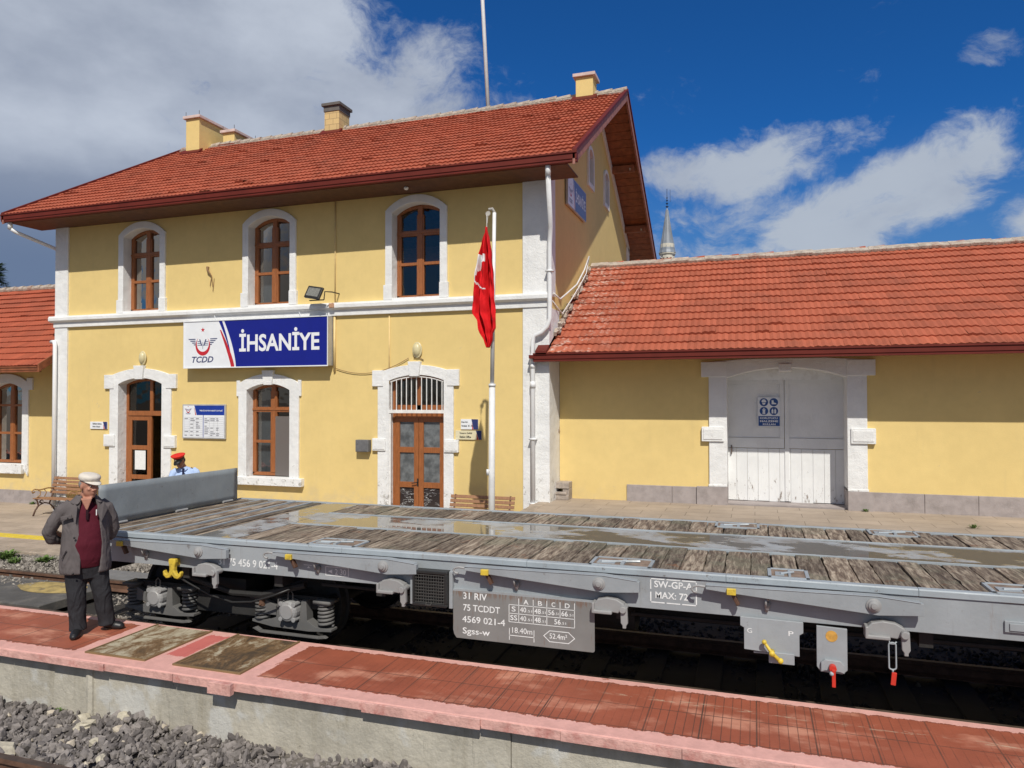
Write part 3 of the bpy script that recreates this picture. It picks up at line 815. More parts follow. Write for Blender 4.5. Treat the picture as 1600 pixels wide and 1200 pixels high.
    for (a, b) in ((x0+.06, xm-.004), (xm+.004, x1-.06)):
        lf = MB(); lf.box(a, a+.11, yf-.03, yf+.03, z0, 2.02); lf.box(b-.11, b, yf-.03, yf+.03, z0, 2.02)
        for q0, q1 in ((1.93, 2.02), (1.26, 1.38), (.50, .62), (-.43, -.28)): lf.box(a+.11, b-.11, yf-.028, yf+.028, q0, q1)
        lo = lf.build('door_leaf', M['frame'], d2, bevel=.004)
    g = MB(); g.box(x0+.1, x1-.1, yf+.003, yf+.009, .5, 2.0); g.build('frosted_pane', M['frosted'], d2)
    g = MB(); g.box(x0+.1, x1-.1, yf+.003, yf+.009, -.3, .5); g.build('lower_pane', mat_cracked, d2)
    g = MB(); g.box(x0+.04, x1-.04, yf+.011, yf+.016, 2.2, 2.9); g.build('transom_pane', M['glass'], d2)
    g = MB()
    for k in range(11):
        xx = x0+.05+(x1-x0-.10)*k/10; g.cyl((xx, YM-.01, 2.19), (xx, YM-.01, arch_z(xx, x0, x1, 2.83, 2.95)-.05), .011, 8)
    pts = arch(x0+.02, x1-.02, 2.2, 2.80, 2.91, 10)[1:-1]
    g.tube([(p[0], YM-.01, p[1]) for p in pts], .013, 6)
    g.box(x0, x1-.0, YM-.035, YM+.012, 2.125, 2.195); g.box(x0, x0+.035, YM-.02, YM+.01, z0, 2.125)
    g.build('fanlight_grille', M['grille'], d2)
    h = MB(); h.cyl((xm-.02, yf-.03, .62), (xm-.02, yf-.09, .62), .012, 8); h.tube([(xm-.02, yf-.085, .62), (xm-.14, yf-.085, .60)], .010, 8); h.box(xm-.035, xm-.005, yf-.038, yf-.03, .53, .70)
    h.build('door_handle', M['blackp'], d2)
    door_surround(d2, -6.945, .90, .625, .675, 2.83, 2.95, 3.0, 3.17, 1.03, .15, .15, 2.71, 3.06, (1.30, 1.57))
    # roof
    R = MB(); x0, x1 = -17.93, -3.19
    rr = R
    tile_slope(R, x0, x1, EY+.03, EZ+.0, AY-EY-.03, AZ-EZ-.02, sag=.03)
    # back slope: coarser
    R.add([(x0, BYE, EZ), (x1, BYE, EZ), (x1, AY, AZ), (x0, AY, AZ)], [(0, 1, 2, 3)], 0, .5)
    roof = R.build('roof', M['tile'], B, recalc=False)
    # deck/soffit boards
    sf = MB()
    for i in range(24):
        s0, s1 = i/24, (i+1)/24-.003
        for (ya, za, yb, zb) in ((EY+.10, EZ-.03, AY, AZ-.06), (BYE, EZ-.03, AY, AZ-.06)):
            p = [(ya+(yb-ya)*q, za+(zb-za)*q) for q in (s0, s1)]
            sf.add([(x0+.02, p[0][0], p[0][1]), (x1-.02, p[0][0], p[0][1]), (x1-.02, p[1][0], p[1][1]), (x0+.02, p[1][0], p[1][1]),
                    (x0+.02, p[0][0], p[0][1]-.025), (x1-.02, p[0][0], p[0][1]-.025), (x1-.02, p[1][0], p[1][1]-.025), (x0+.02, p[1][0], p[1][1]-.025)],
                   [(0, 1, 2, 3), (7, 6, 5, 4), (0, 4, 5, 1), (1, 5, 6, 2), (2, 6, 7, 3), (3, 7, 4, 0)], 0, random.random())
    sf.build('roof_boards', M['brownboard'], B)
    MB().box(x0+.05, x1-.15, EY+.12, YM+.02, 6.90, 6.925).build('soffit', M['soffitdark'], B)
    for yy in (AY, 21.4, 23.6, 17.2, 15.2):
        zz = EZ+SL*(min(yy, 2*AY-yy)-EY)-.16
        MB().box(X0-.5, x1-.10, yy-.07, yy+.07, zz-.16, zz+.04).build('purlin', M['brownboard'], B, bevel=.004)
    for yy, zz in ((21.35, 9.22), (23.55, 7.92), (19.3, 10.3)):
        q = MB(); q.obox((x1-.22, yy+.12, zz+.02), (.05, .34, .07), Euler((radians(25), 0, 0))); q.build('brace', M['mortar'], B)
    # verge boards right and left
    for xx, xc_ in ((x1-.02, x1-.03), (x0-.03, x0-.07)):
        for (ya, yb) in ((EY, AY-.001), (BYE, AY+.001)):
            MB().prism([(ya, EZ+.02), (yb, AZ+.03), (yb, AZ-.24), (ya, EZ-.22)], xx, xx+.05, 'x').build('verge_board', M['dullboard'], B, bevel=.004)
            MB().prism([(ya, EZ+.075), (yb, AZ+.085), (yb, AZ+.02), (ya, EZ+.01)], xc_, xc_+.09, 'x').build('verge_capping', M['maroon'], B, bevel=.004)
    gu = MB(); box_gutter(gu, x0-.08, x1+.06, EY-.02, EZ+.025, EZ-.16)
    gu.build('gutter', M['maroon'], B)
    # ridge
    rg = MB()
    n = 38
    for i in range(n):
        a = x0+(x1-x0)*i/n; b = x0+(x1-x0)*(i+1)/n+.03
        zz = AZ+.03-.03*sin(pi*i/n)+random.gauss(0, .004)
        rg.tube([(a, AY, zz), (b, AY, zz+.018)], [.085, .105], 10, 0)
    for i in range(60):
        a = x0+(x1-x0)*i/60
        rg.obox((a+.12, AY-.12, AZ-.035-.03*sin(pi*i/60)), (.26, .10, .05), Euler((radians(30), 0, random.gauss(0, .05))), 1)
    rg.build('ridge', [M['mortar'], M['mortar']], B, smooth=False)
    # chimneys
    def chim(cx0, cx1, cy0, cy1, zt, label, capm, brick=False, pots=0):
        c = MB(); c.box(cx0, cx1, cy0, cy1, 9.6, zt)
        co = c.build('chimney', mat_brickyellow if brick else M['stucco'], B, bevel=.01)
        co['label'] = label
        k = MB(); k.box(cx0-.07, cx1+.07, cy0-.07, cy1+.07, zt+.002, zt+.09)
        if brick: k.box(cx0-.02, cx1+.02, cy0-.02, cy1+.02, zt-.16, zt+.001)
        k.build('chimney_cap', capm, co, bevel=.008)
        if pots:
            a = MB()
            for (px_, py_) in ((cx0, cy0), (cx1, cy0), (cx1, cy1), (cx0, cy1)): a.cyl((px_, py_, zt+.09), (px_, py_, zt+.24), .008, 6)
            a.build('cap_rods', M['steel'], co)
        fl = MB(); fl.prism([(cy0-.14, AZ-SL*(AY-cy0+.14)+.07), (cy0+.05, AZ-SL*(AY-cy0-.05)+.12), (cy0+.05, AZ-SL*(AY-cy0-.05)+.02), (cy0-.14, AZ-SL*(AY-cy0+.14)+.02)], cx0-.10, cx1+.10, 'x')
        fl.build('flashing', M['maroon'], co)
    pink = mat_basic('pale_pink_render', (.62, .48, .44), .8)
    chim(-17.24, -16.72, 18.75, 20.95, 11.40, 'wide yellow chimney at the left end of the ridge', pink, pots=1)
    chim(-16.30, -15.86, 19.35, 20.4, 11.05, 'small low yellow chimney behind the wide one', pink, pots=1)
    chim(-12.28, -11.78, 19.0, 19.6, 11.27, 'yellow block chimney in the middle of the ridge', mat_basic('dark_cap_stone', (.13, .12, .11), .85), brick=True)
    chim(-4.49, -4.02, 19.0, 19.5, 11.06, 'yellow chimney at the right end of the ridge', pink)
    # drainpipes
    p = MB()
    p.cyl((-3.72, 13.42, 6.93), (-3.72, 13.42, 6.72), .055, 12)
    p.tube([(-3.72, 13.42, 6.74), (-3.86, 14.10, 5.9), (-3.90, 14.17, 5.55), (-3.90, 14.17, 4.35), (-3.90, 14.17, 4.05), (-3.95, 14.17, 3.90), (-4.06, 14.17, 3.78), (-4.22, 14.17, 3.72), (-4.26, 14.17, 3.60), (-4.26, 14.17, GZ+.1)], .048, 12)
    p.cyl((-4.26, 14.17, 2.65), (-4.26, 14.17, 2.78), .058, 12); p.cyl((-4.26, 14.17, 3.05), (-4.26, 14.17, 3.15), .056, 12)
    for z_ in (5.0, 3.3, 1.6, .3): p.box(-4.33 if z_ < 4 else -3.98, -4.19 if z_ < 4 else -3.83, 14.11, 14.26, z_, z_+.03)
    p.build('drainpipe', M['white_clean'], B, smooth=True)
    p = MB()
    p.cyl((-17.83, 13.42, 6.93), (-17.83, 13.42, 6.74), .055, 12)
    p.tube([(-17.83, 13.42, 6.76), (-17.75, 13.5, 6.68), (-17.38, 14.35, 6.38), (-17.38, 14.40, 6.2)], .045, 12)
    p.build('drainpipe', M['white_clean'], B, smooth=True); p = MB()
    p.tube([(-17.42, 14.26, 3.93), (-17.25, 14.2, 3.93), (-17.20, 14.18, 3.84), (-17.20, 14.18, GZ+.1)], .05, 12)
    p.build('drainpipe', M['white_clean'], B, smooth=True)
    # surface conduits, painted like the wall
    p = MB()
    p.tube([(-8.94, YM-.015, 6.95), (-8.94, YM-.015, 4.62)], .017, 6); p.tube([(-8.94, YM-.03, 4.28), (-8.94, YM-.03, 3.05)], .028, 8)
    p.tube([(-7.575, YM-.015, 4.28), (-7.575, YM-.02, 2.76)], .016, 6)
    p.build('conduit', M['cable'], B, smooth=True)
    p = MB(); pts = []
    for i in range(13):
        t = i/12; x = -8.9+(8.9-7.1)*t; pts.append((x, YM-.03, 3.12-.38*t*(1-t)*2.2+.20*t))
    p.tube(pts, .008, 6)
    p.tube([(-6.98, YM-.02, 3.31), (-6.9, YM-.03, 3.35), (-6.75, YM-.02, 3.27)], .010, 6)
    p.build('slack_cable', M['cabledark'], B, smooth=True)
    j = MB(); j.box(-9.0, -8.88, YM-.19, YM-.14, 4.47, 4.57); j.build('junction_box', mat_basic('brown_box', (.45, .25, .15), .7), B, bevel=.01)
    # stub of a removed lamp with its scar
    p = MB(); p.tube([(-12.45, YM-.0, 5.60), (-12.44, YM-.05, 5.60), (-12.42, YM-.06, 5.52), (-12.33, YM-.04, 5.40), (-12.33, YM-.02, 5.28), (-12.30, YM-.02, 5.12)], [.03, .03, .028, .014, .012, .008], 7)
    p.tube([(-12.36, YM-.01, 5.33), (-12.38, YM-.02, 5.15)], .008, 6); p.tube([(-12.27, YM-.01, 5.33), (-12.30, YM-.02, 5.02)], .007, 6)
    p.build('lamp_stub', M['cabledark'], B)
    # ground plinth line of main front
    return B

mat_screen, _nt, _b = new_mat('grey_fly_screen')
_b.inputs['Base Color'].default_value = (.16, .14, .13, 1); _b.inputs['Roughness'].default_value = .7
_b.inputs['Alpha'].default_value = .82
def _cr():
    m, nt, b = new_mat('cracked_dark_glass'); p = nt.pos(); x, y, z = nt.xyz(p)
    wv = nt.noise(nt.comb(nt.math('MULTIPLY', x, 2.), 0., nt.math('MULTIPLY', z, 11.)), 2., 3, .5, .4)
    line = nt.math('LESS_THAN', nt.math('ABSOLUTE', nt.math('SUBTRACT', wv, .52)), .014)
    line = nt.math('MULTIPLY', line, nt.ramp(nt.noise(p, 5, 3), .42, .5))
    c = nt.mix(line, (.035, .028, .028, 1), (.45, .45, .45, 1))
    nt.put(b.inputs['Base Color'], c); b.inputs['Roughness'].default_value = .12
    return m
mat_cracked = _cr()
def _by():
    m, nt, b = new_mat('yellow_painted_block'); p = nt.pos(); x, y, z = nt.xyz(p)
    br = nt.new('ShaderNodeTexBrick'); nt.put(br.inputs['Vector'], nt.comb(nt.math('ADD', x, y), z, 0.))
    br.inputs['Scale'].default_value = 1.; br.inputs['Mortar Size'].default_value = .008
    br.inputs['Brick Width'].default_value = .26; br.inputs['Row Height'].default_value = .17
    br.inputs['Color1'].default_value = (.66, .48, .22, 1); br.inputs['Color2'].default_value = (.58, .42, .2, 1); br.inputs['Mortar'].default_value = (.34, .25, .13, 1)
    nt.put(b.inputs['Base Color'], br.outputs[0]); b.inputs['Roughness'].default_value = .9
    return m
mat_brickyellow = _by()
station()

# ---- warehouse wing (right)
def warehouse():
    B = thing('goods_warehouse', 'single storey yellow goods shed with white double door and red tiled roof on the right', 'building', (1, YW, DZ))
    X0, X1, YB = -3.93, 11.0, 22.8
    EY, EZ, AY, AZ = 14.05, 3.33, 18.45, 5.84
    doorx0, doorx1 = -.51, 1.66
    op = arch(doorx0, doorx1, DZ+.0, 2.84, 3.03)
    wl = MB(); wall_front(wl, X0, X1, DZ-.0, 3.6, YW, [op])
    wl.add([(X1, YW, 0), (X1, YB, 0), (X1, YB, 3.5), (X1, AY, AZ-.1), (X1, YW, 3.6)], [(0, 1, 2, 3, 4)])
    wl.add([(X0, YB, 0), (X1, YB, 0), (X1, YB, 3.5), (X0, YB, 3.5)], [(0, 1, 2, 3)])
    wl.build('wall', M['stucco'], B, recalc=False)
    # door surround
    s = MB(); xc = (doorx0+doorx1)/2
    n = 12; inner = arch(doorx0, doorx1, DZ+.36, 2.84, 3.03, n)
    outer = [(doorx0-.345, DZ+.36)]+[(doorx0-.345+(doorx1-doorx0+.69)*i/n, 3.16+.05*min(1, 4*min(i, n-i)/n)) for i in range(n+1)]+[(doorx1+.345, DZ+.36)]
    ring(s, outer, inner, YW-.05, YW+.01, YW+.62)
    for sx, xe in ((-1, doorx0), (1, doorx1)):
        a, b = sorted((xe+sx*.0, xe+sx*.49)); s.box(a if sx > 0 else a, b, YW-.07, YW+.01, 2.86, 3.16)
        a, b = sorted((xe+sx*.06, xe+sx*.485)); s.box(a, b, YW-.085, YW+.01, 1.58, 1.87)
        a, b = sorted((xe+sx*.09, xe+sx*.45)); s.box(a, b, YW-.098, YW-.08, 1.62, 1.83)
        # wider foot
        a, b = sorted((xe-sx*.0, xe+sx*.36)); s.box(a, b, YW-.06, YW+.62, DZ+.355, DZ+.40)
    s.box(xc-.115, xc+.115, YW-.08, YW+.61, 2.96, 3.10)
    do = s.build('door_surround', M['white'], B, bevel=.01)
    # lintel panel behind the arch and the two leaves
    yf = YW+.55
    ln = MB(); ln.poly(arch(doorx0-.02, doorx1+.02, 2.80, 2.86, 3.05), (), lambda p: (p[0], yf-.03, p[1])); ln.build('tympanum', M['white_clean'], do)
    d = MB()
    nb = 11
    for k in range(nb):
        for (z0, z1) in ((DZ+.02, 1.42), (1.64, 2.72)):
            if z0 > 1.5 and k not in (0, 5): pass
            a = doorx0-.04+(doorx1-doorx0+.10)*k/nb; b = doorx0-.04+(doorx1-doorx0+.10)*(k+1)/nb-.0035
            if z0 < 1.5: d.box(a, b, yf+random.uniform(0, .004), yf+.05, z0+random.uniform(0, .02), z1)
    d.box(doorx0-.04, xc-.07, yf+.012, yf+.05, 1.64, 2.74); d.box(xc+.07, doorx1+.03, yf+.012, yf+.05, 1.64, 2.74)
    d.box(doorx0-.04, xc-.005, yf-.008, yf+.05, 1.43, 1.635); d.box(xc+.005, doorx1+.03, yf-.008, yf+.05, 1.43, 1.635)
    d.box(doorx0-.04, xc-.005, yf-.02, yf+.05, 2.72, 2.84); d.box(xc+.005, doorx1+.03, yf-.02, yf+.05, 2.72, 2.84)
    d.box(xc-.085, xc-.004, yf-.016, yf+.05, 1.64, 2.72); d.box(xc+.004, xc+.085, yf-.02, yf+.05, DZ+.05, 2.72)
    dd = d.build('sliding_door', mat_peel, B, bevel=.003)
    h = MB(); h.box(doorx0+.06, doorx0+.075, yf-.03, yf, 1.30, 1.48); h.tube([(doorx0+.068, yf-.03, 1.46), (doorx0+.068, yf-.07, 1.42), (doorx0+.068, yf-.07, 1.34), (doorx0+.068, yf-.03, 1.30)], .008, 6); h.build('door_handle', M['irondark'], dd)
    th = MB(); th.box(doorx0, doorx1+.02, YW+.05, yf+.08, DZ-.05, DZ+.022); th.build('threshold', M['plinth'], B)
    # plinth slabs
    pl = MB()
    def slabs(a, b, w, zt=.675):
        x = a
        while x < b-.02:
            e = min(b, x+w+random.uniform(-.05, .1)); pl.box(x, e-.006, YW-.035+random.uniform(-.003, .003), YW+.02, DZ-.02, zt); x = e
    slabs(-2.50, -1.10, .83, .665); pl.box(-1.10, doorx0-.0, YW-.075, YW+.6, DZ-.02, DZ+.352); pl.build('plinth', M['plinth'], B, bevel=.005)
    pl = MB(); slabs(2.10, 10.9, .82, .68); pl.box(doorx1-.0, 2.10, YW-.075, YW+.6, DZ-.02, DZ+.352)
    pl.build('plinth', M['plinth'], B, bevel=.005)
    st = MB()   # broken stone box at the corner
    st.box(-4.20, -3.66, YW-.30, YW+.0, .56, .695); st.box(-3.80, -3.66, YW-.28, YW, .30, .56); st.box(-4.02, -3.80, YW-.26, YW, .30, .46)
    st.box(-4.02, -3.66, YW-.33, YW-.28, .33, .44); st.box(-4.04, -3.7, YW-.35, YW-.3, .44, .50)
    st.build('corner_stones', mat_basic('weathered_stone', (.36, .31, .27), .85, .25, 12, .01, 30, dirt=(.1, .09, .08), dirt_amt=.5), B, bevel=.012)
    # roof
    R = MB(); x0, x1 = -3.93, 11.2
    tile_slope(R, x0, x1, EY+.03, EZ, AY-EY-.03, AZ-EZ-.02, w=.245, h=.355, sag=.02)
    R.add([(x0, 2*AY-EY, EZ), (x1, 2*AY-EY, EZ), (x1, AY, AZ), (x0, AY, AZ)], [(0, 1, 2, 3)], 0, .5)
    R.build('roof', M['tile_lime'], B, recalc=False)
    sf = MB(); sf.add([(x0-.1, EY+.1, EZ-.10), (x1, EY+.1, EZ-.10), (x1, YW+.05, EZ-.08), (x0-.1, YW+.05, EZ-.08)], [(0, 1, 2, 3)])
    sf.add([(x0-.1, EY+.05, EZ-.03), (x1, EY+.05, EZ-.03), (x1, AY, AZ-.06), (x0-.1, AY, AZ-.06)], [(0, 1, 2, 3)])
    sf.build('soffit', M['brownboard'], B, recalc=False)
    gu = MB(); box_gutter(gu, -4.22, x1, EY-.02, EZ+.02, EZ-.15)
    gu.box(-4.30, -4.20, EY-.03, EY+.10, EZ-.085, EZ-.015)
    gu.build('gutter', M['maroon'], B)
    vc = MB()
    SLP = (AZ-EZ)/(AY-EY)
    vc.prism([(EY-.02, EZ+.07), (AY-.55, AZ-.55*SLP+.09), (AY-.55, AZ-.55*SLP-.06), (EY-.02, EZ-.02)], -4.17, -3.935, 'x')
    vc.build('verge_flashing', M['maroon'], B, bevel=.006)
    rg = MB(); n = 38
    for i in range(n):
        a = x0-.0+(x1-x0)*i/n; b = x0+(x1-x0)*(i+1)/n+.03; zz = AZ+.02+random.gauss(0, .006)
        rg.tube([(a, AY+.02, zz-.035), (b, AY+.02, zz-.015)], [.085, .10], 10, 0, random.random())
    for i in range(75):
        a = x0+(x1-x0)*i/75
        rg.obox((a+.1, AY-.10, AZ-.0+random.gauss(0, .008)), (.24, .22, .08), Euler((radians(30), 0, random.gauss(0, .03))), 1)
    rg.build('ridge', [M['tile'], M['mortar']], B, bevel=.015)
    # cables and mortar scraps at the roof foot of the gable wall
    c = MB()
    c.tube([(-3.93, 14.6, 4.62), (-3.90, 15.0, 4.55), (-3.86, 15.5, 4.75), (-3.84, 16.3, 5.05), (-3.82, 17.0, 5.5), (-3.86, 17.7, 5.95)], .018, 8)
    c.tube([(-3.93, 14.5, 4.45), (-3.88, 15.1, 4.25), (-3.84, 15.7, 4.6), (-3.82, 16.5, 5.05), (-3.82, 17.2, 5.45), (-3.9, 17.9, 6.0)], .012, 8)
    c.build('slack_cable', M['grille'], B, smooth=True)
    mo = MB()
    for i in range(40):
        t = random.random(); y = 14.6+3.3*t; z = EZ+SLP*(y-EY)+.13
        mo.obox((-3.93+random.uniform(0, .08), y, z+random.uniform(-.03, .05)), (.06, random.uniform(.08, .25), random.uniform(.04, .10)), Euler((radians(30), random.gauss(0, .3), random.gauss(0, .2))))
    mo.build('mortar_fillet', M['mortar'], B)
    return B
def _peel():
    m, nt, b = new_mat('peeling_white_paint'); p = nt.pos(); z = nt.xyz(p)[2]
    v = nt.ramp(nt.noise(p, 2, 5, .6), .3, .7, .93, 1.03)
    c = nt.mix(1., (.76, .77, .77, 1), nt.comb(v, v, v), 'MULTIPLY')
    lowz = nt.ramp(z, 1.5, .3, .0, .11)
    q = nt.vmath('MULTIPLY', p, (6, 6, 1.6))
    f = nt.ramp(nt.math('ADD', nt.noise(q, 2.2, 9, .8), lowz), .665, .70, 0, .9)
    c = nt.mix(f, c, (.22, .18, .15, 1))
    nt.put(b.inputs['Base Color'], c); b.inputs['Roughness'].default_value = .7
    nt.put(b.inputs['Normal'], nt.bump(nt.noise(q, 5, 6, .7), .006))
    return m
mat_peel = _peel()
warehouse()

# ---- side wing (left)
def side_wing():
    B = thing('side_wing', 'single storey yellow wing with red tiled roof at the left edge behind a bench', 'building', (-20, YW, GZ))
    X0, X1, YB = -30., -17.1, 22.8; EY, EZ = 14.05, 3.30; AY, AZ = 18.6, 6.22
    xc = -20.05
    op = arch(xc-.64, xc+.64, .60, 2.72, 2.90)
    wl = MB(); wall_front(wl, X0, X1, GZ, 3.6, YW, [op])
    wl.add([(X0, YW, GZ), (X0, YB, GZ), (X0, YB, 3.5), (X0, AY, AZ-.1), (X0, YW, 3.6)], [(0, 1, 2, 3, 4)])
    wl.add([(X1, YW, 2), (X1, YB, 2), (X1, YB, 3.5), (X1, AY, AZ-.1), (X1, YW, 3.6)], [(0, 1, 2, 3, 4)])
    wl.add([(X0, YB, GZ), (X1, YB, GZ), (X1, YB, 3.5), (X0, YB, 3.5)], [(0, 1, 2, 3)])
    wl.build('wall', M['stucco'], B, recalc=False)
    wn = make_window(B, xc, .64, .64, 2.72, 2.90, YW, .20, (.37, .72), transom=None, curtain='left')
    s = MB()
    ring(s, arch(xc-.87, xc+.87, .30, 2.90, 3.16), arch(xc-.64, xc+.64, .60, 2.72, 2.90), YW-.045, YW+.01, YW+.24)
    for sx in (-1, 1):
        a, b = sorted((xc+sx*.80, xc+sx*.86-sx*0+sx*.16)); s.box(a, b, YW-.0435, YW+.01, 2.70, 3.03)
    s.box(xc-.86, xc+.72, YW-.12, YW+.2, .36, .62)
    s.build('window_surround', M['white'], wn, bevel=.008)
    pl = MB(); pl.box(X0, X1, YW-.03, YW+.02, GZ-.02, -.10); pl.build('plinth', M['plinth'], B)
    x0, x1 = -30.4, -17.62
    R = MB(); tile_slope(R, x0, x1, EY+.03, EZ, AY-EY-.03, AZ-EZ-.02, w=.245, h=.34, sag=.05)
    R.add([(x0, 2*AY-EY, EZ), (x1, 2*AY-EY, EZ), (x1, AY, AZ), (x0, AY, AZ)], [(0, 1, 2, 3)], 0, .5)
    R.build('roof', M['tile'], B, recalc=False)
    sf = MB(); sf.add([(x0, EY+.1, EZ-.03), (x1+.0, EY+.1, EZ-.03), (x1, AY, AZ-.06), (x0, AY, AZ-.06)], [(0, 1, 2, 3)])
    sf.build('soffit', M['brownboard'], B, recalc=False)
    vb = MB(); vb.prism([(EY-.02, EZ+.06), (AY, AZ+.06), (AY, AZ-.16), (EY-.02, EZ-.16)], x1, x1+.05, 'x')
    vb.build('verge_board', M['brownboard'], B, bevel=.004)
    gu = MB(); box_gutter(gu, x0, x1-.02, EY-.03, EZ-.0, EZ-.15, mi=0); gu.build('gutter', M['brownboard'], B)
    rg = MB()
    for i in range(32):
        a = x0+(x1-x0)*i/32; rg.tube([(a, AY, AZ+.02), (a+.43, AY, AZ+.04)], [.09, .11], 10)
    rg.build('ridge', M['mortar'], B)
side_wing()
# ------------------------------------------------------------------ ground, tracks, platforms
def quad(name, x0, x1, y0, y1, z, mat):
    return struct(MB().add([(x0, y0, z), (x1, y0, z), (x1, y1, z), (x0, y1, z)], [(0, 1, 2, 3)]).build(name, mat))
RZ = -.30        # rail head of the wagon track
quad('ground', -2500, 2500, -2500, 2500, -.80, M['soil'])
g = MB()        # ballast bed, profiled in y, for the wagon track
pr = [(6.20, -.80), (6.3, -.60), (6.9, -.50), (7.9, -.47), (8.8, -.50), (9.7, -.53), (10.30, -.54), (10.31, -.80)]
g.prism(pr, -60, 40, 'x'); struct(g.build('track_bed', M['tar']))  # bed colour carries the deep shade below the wagon
g = MB(); g.prism([(-2, -.80), (-1, -.55), (4.2, -.56), (4.8, -.57), (5.40, -.58), (5.40, -.80)], -60, 40, 'x'); struct(g.build('near_track_bed', M['soil']))
# main platform and the raised loading dock in front of the warehouse
g = MB(); g.box(-60, 60, 10.62, 40, -.85, GZ); struct(g.build('platform', M['paving']))
g = MB()
x = -60.
while x < 30:
    g.box(x, x+.992, 10.28, 10.615, -.85, GZ+.004); x += 1.
struct(g.build('platform_kerb', M['kerb'], bevel=.012))
struct(MB().box(-60, 40, 11.24, 11.56, GZ+.0, GZ+.004).build('platform_line', M['yline']))
g = MB(); g.box(-4.10, 40, 11.5, YW+.02, GZ-.1, DZ-.0); g.box(-4.30, -3.9, 14.0, YW, GZ, DZ-.02)
struct(g.build('loading_dock', M['paving'], bevel=.02))
g = MB()
for i in range(16):
    g.box(-4.18+random.uniform(-.05, .05)+.0, -3.95, 11.5+i*.2, 11.5+i*.2+.19, DZ-.10, DZ+.012)
for i in range(60):
    g.box(-3.95+i*.75, -3.95+i*.75+.742, 11.42, 11.72, DZ-.12, DZ+.012)
struct(g.build('dock_edging', M['kerb'], bevel=.012))
# rails: head, web, foot
def rail(x0, x1, y, z):
    pr = [(-.035, 0), (.035, 0), (.036, -.035), (.010, -.05), (.008, -.12), (.065, -.14), (.065, -.15), (-.065, -.15), (-.065, -.14), (-.008, -.12), (-.010, -.05), (-.036, -.035)]
    o = MB().prism([(y+a, z+b) for a, b in pr], x0, x1, 'x').build('rail', M['railrust'])
    h = MB().box(x0, x1, y-.030, y+.030, z-.001, z+.0015).build('rail_head', M['steel'], o)
    return o
for i, (y, z, lab) in enumerate(((7.125, RZ, 'rusty rail under the near side of the flat wagon'), (8.625, RZ, 'rusty rail of the wagon track farther from the red platform'),
                     (4.21, -.35, 'rail at the lower left corner beside the grey ballast'))):
    tag(rail(-60, 40, y, z), lab, 'rail', 'track rails')
sl = MB()
for i in range(60):
    x = -24+i*.6
    if x < -8.6: continue
    sl.box(x, x+.26, 6.75, 9.0, -.62, -.455)
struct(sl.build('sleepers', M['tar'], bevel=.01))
# level crossing panels
def panel(name, x0, x1, y0, y1, z, label, mat=None):
    o = MB().box(x0, x1, y0, y1, z-.12, z).build(name, mat or M['rubber'], bevel=.01); return tag(o, label, 'crossing panel', 'crossing panels at the left edge')
cp = thing('crossing_panel', 'dark crossing panel between the rails with a patch of yellow paint', 'crossing panel', (-11, 7.8, RZ), 'crossing panels at the left edge')
MB().box(-16, -9.0, 7.22, 8.30, RZ-.12, RZ+.005).build('panel', M['rubber'], cp, bevel=.01)
def oval(x0, x1, y0, y1, n=26):
    return [((x0+x1)/2+(x1-x0)/2*cos(2*pi*i/n)*(1+.06*sin(5*i)), (y0+y1)/2+(y1-y0)/2*sin(2*pi*i/n)*(1+.05*sin(7*i))) for i in range(n)]
MB().poly(oval(-10.3, -9.1, 7.72, 8.26), (), lambda p: (p[0], p[1], RZ+.009)).build('yellow_paint_patch', mat_basic('faded_yellow_paint', (.36, .27, .10), .7, .3, 8, dirt=(.10, .09, .08), dirt_amt=.8, dscale=6), cp)
panel('crossing_panel', -16, -9.05, 6.42, 7.02, RZ-.01, 'dark crossing panel next to the edge of the red platform')
panel('crossing_panel', -10.4, -7.3, 8.76, 9.35, RZ-.06, 'grey panel on the far side of the farther rail behind the standing man', mat_basic('grey_slab', (.16, .16, .16), .85, .15, 4))
# island platform: slab with overhanging lip, concrete wall
g = MB(); x = -40.; random.seed(8)
while x < 30:      # cast in lengths that do not quite line up
    e = x+random.uniform(1.3, 2.4)
    if x < -5.99 < e: e = -5.99
    yo = random.uniform(-.009, .006); g.box(x, e-.006, 5.345+yo, 6.30, -.8, -.072); x = e
g.prism([(-6.03, 5.35), (-6.02, 5.322), (-5.985, 5.312), (-5.95, 5.326), (-5.945, 5.35)], -.70, -.09, 'z')
struct(g.build('island_platform_wall', M['concrete']))
g = MB(); g.box(-60, 40, 5.262, 6.352, -.068, -.0)
struct(g.build('island_platform', M['redplat'], bevel=.012))
g = MB(); random.seed(3)
x = -12.
while x < 8:      # rough pink painted lip, cast in uneven lengths
    e = x+random.uniform(.5, 1.1); n = 6
    dy = random.uniform(-.012, .006); dz = random.uniform(-.012, .01)
    g.box(x, e-.004, 5.250+dy, 5.261, -.076+dz*.8, -.005); x = e
g.box(-4.52, -4.28, 5.205, 5.260, -.105, -.006)
struct(g.build('platform_lip', M['pinkconc'], bevel=.014))
# two cover plates let into the platform
for (x0, x1, lab) in ((-6.12, -5.43, 'rusty chequered cover plate next to the standing man'), (-5.07, -4.36, 'rusty chequered cover plate farther from the standing man, browner')):
    c = MB(); c.box(x0, x1, 5.43, 6.29, -.01, .012); o = c.build('cover_plate', M['plate'], bevel=.004); tag(o, lab, 'cover plate', 'cover plates in the red platform')
    f = MB(); f.box(x0-.02, x1+.02, 5.41, 5.428, -.01, .016); f.box(x0-.02, x0-.002, 5.428, 6.31, -.01, .016); f.box(x1+.002, x1+.02, 5.428, 6.31, -.01, .016)
    f.box(x0-.002, x1+.002, 5.93, 5.935, .0, .0135)
    f.build('plate_rim', mat_basic('rust_rim', (.2, .13, .06), .7), o)

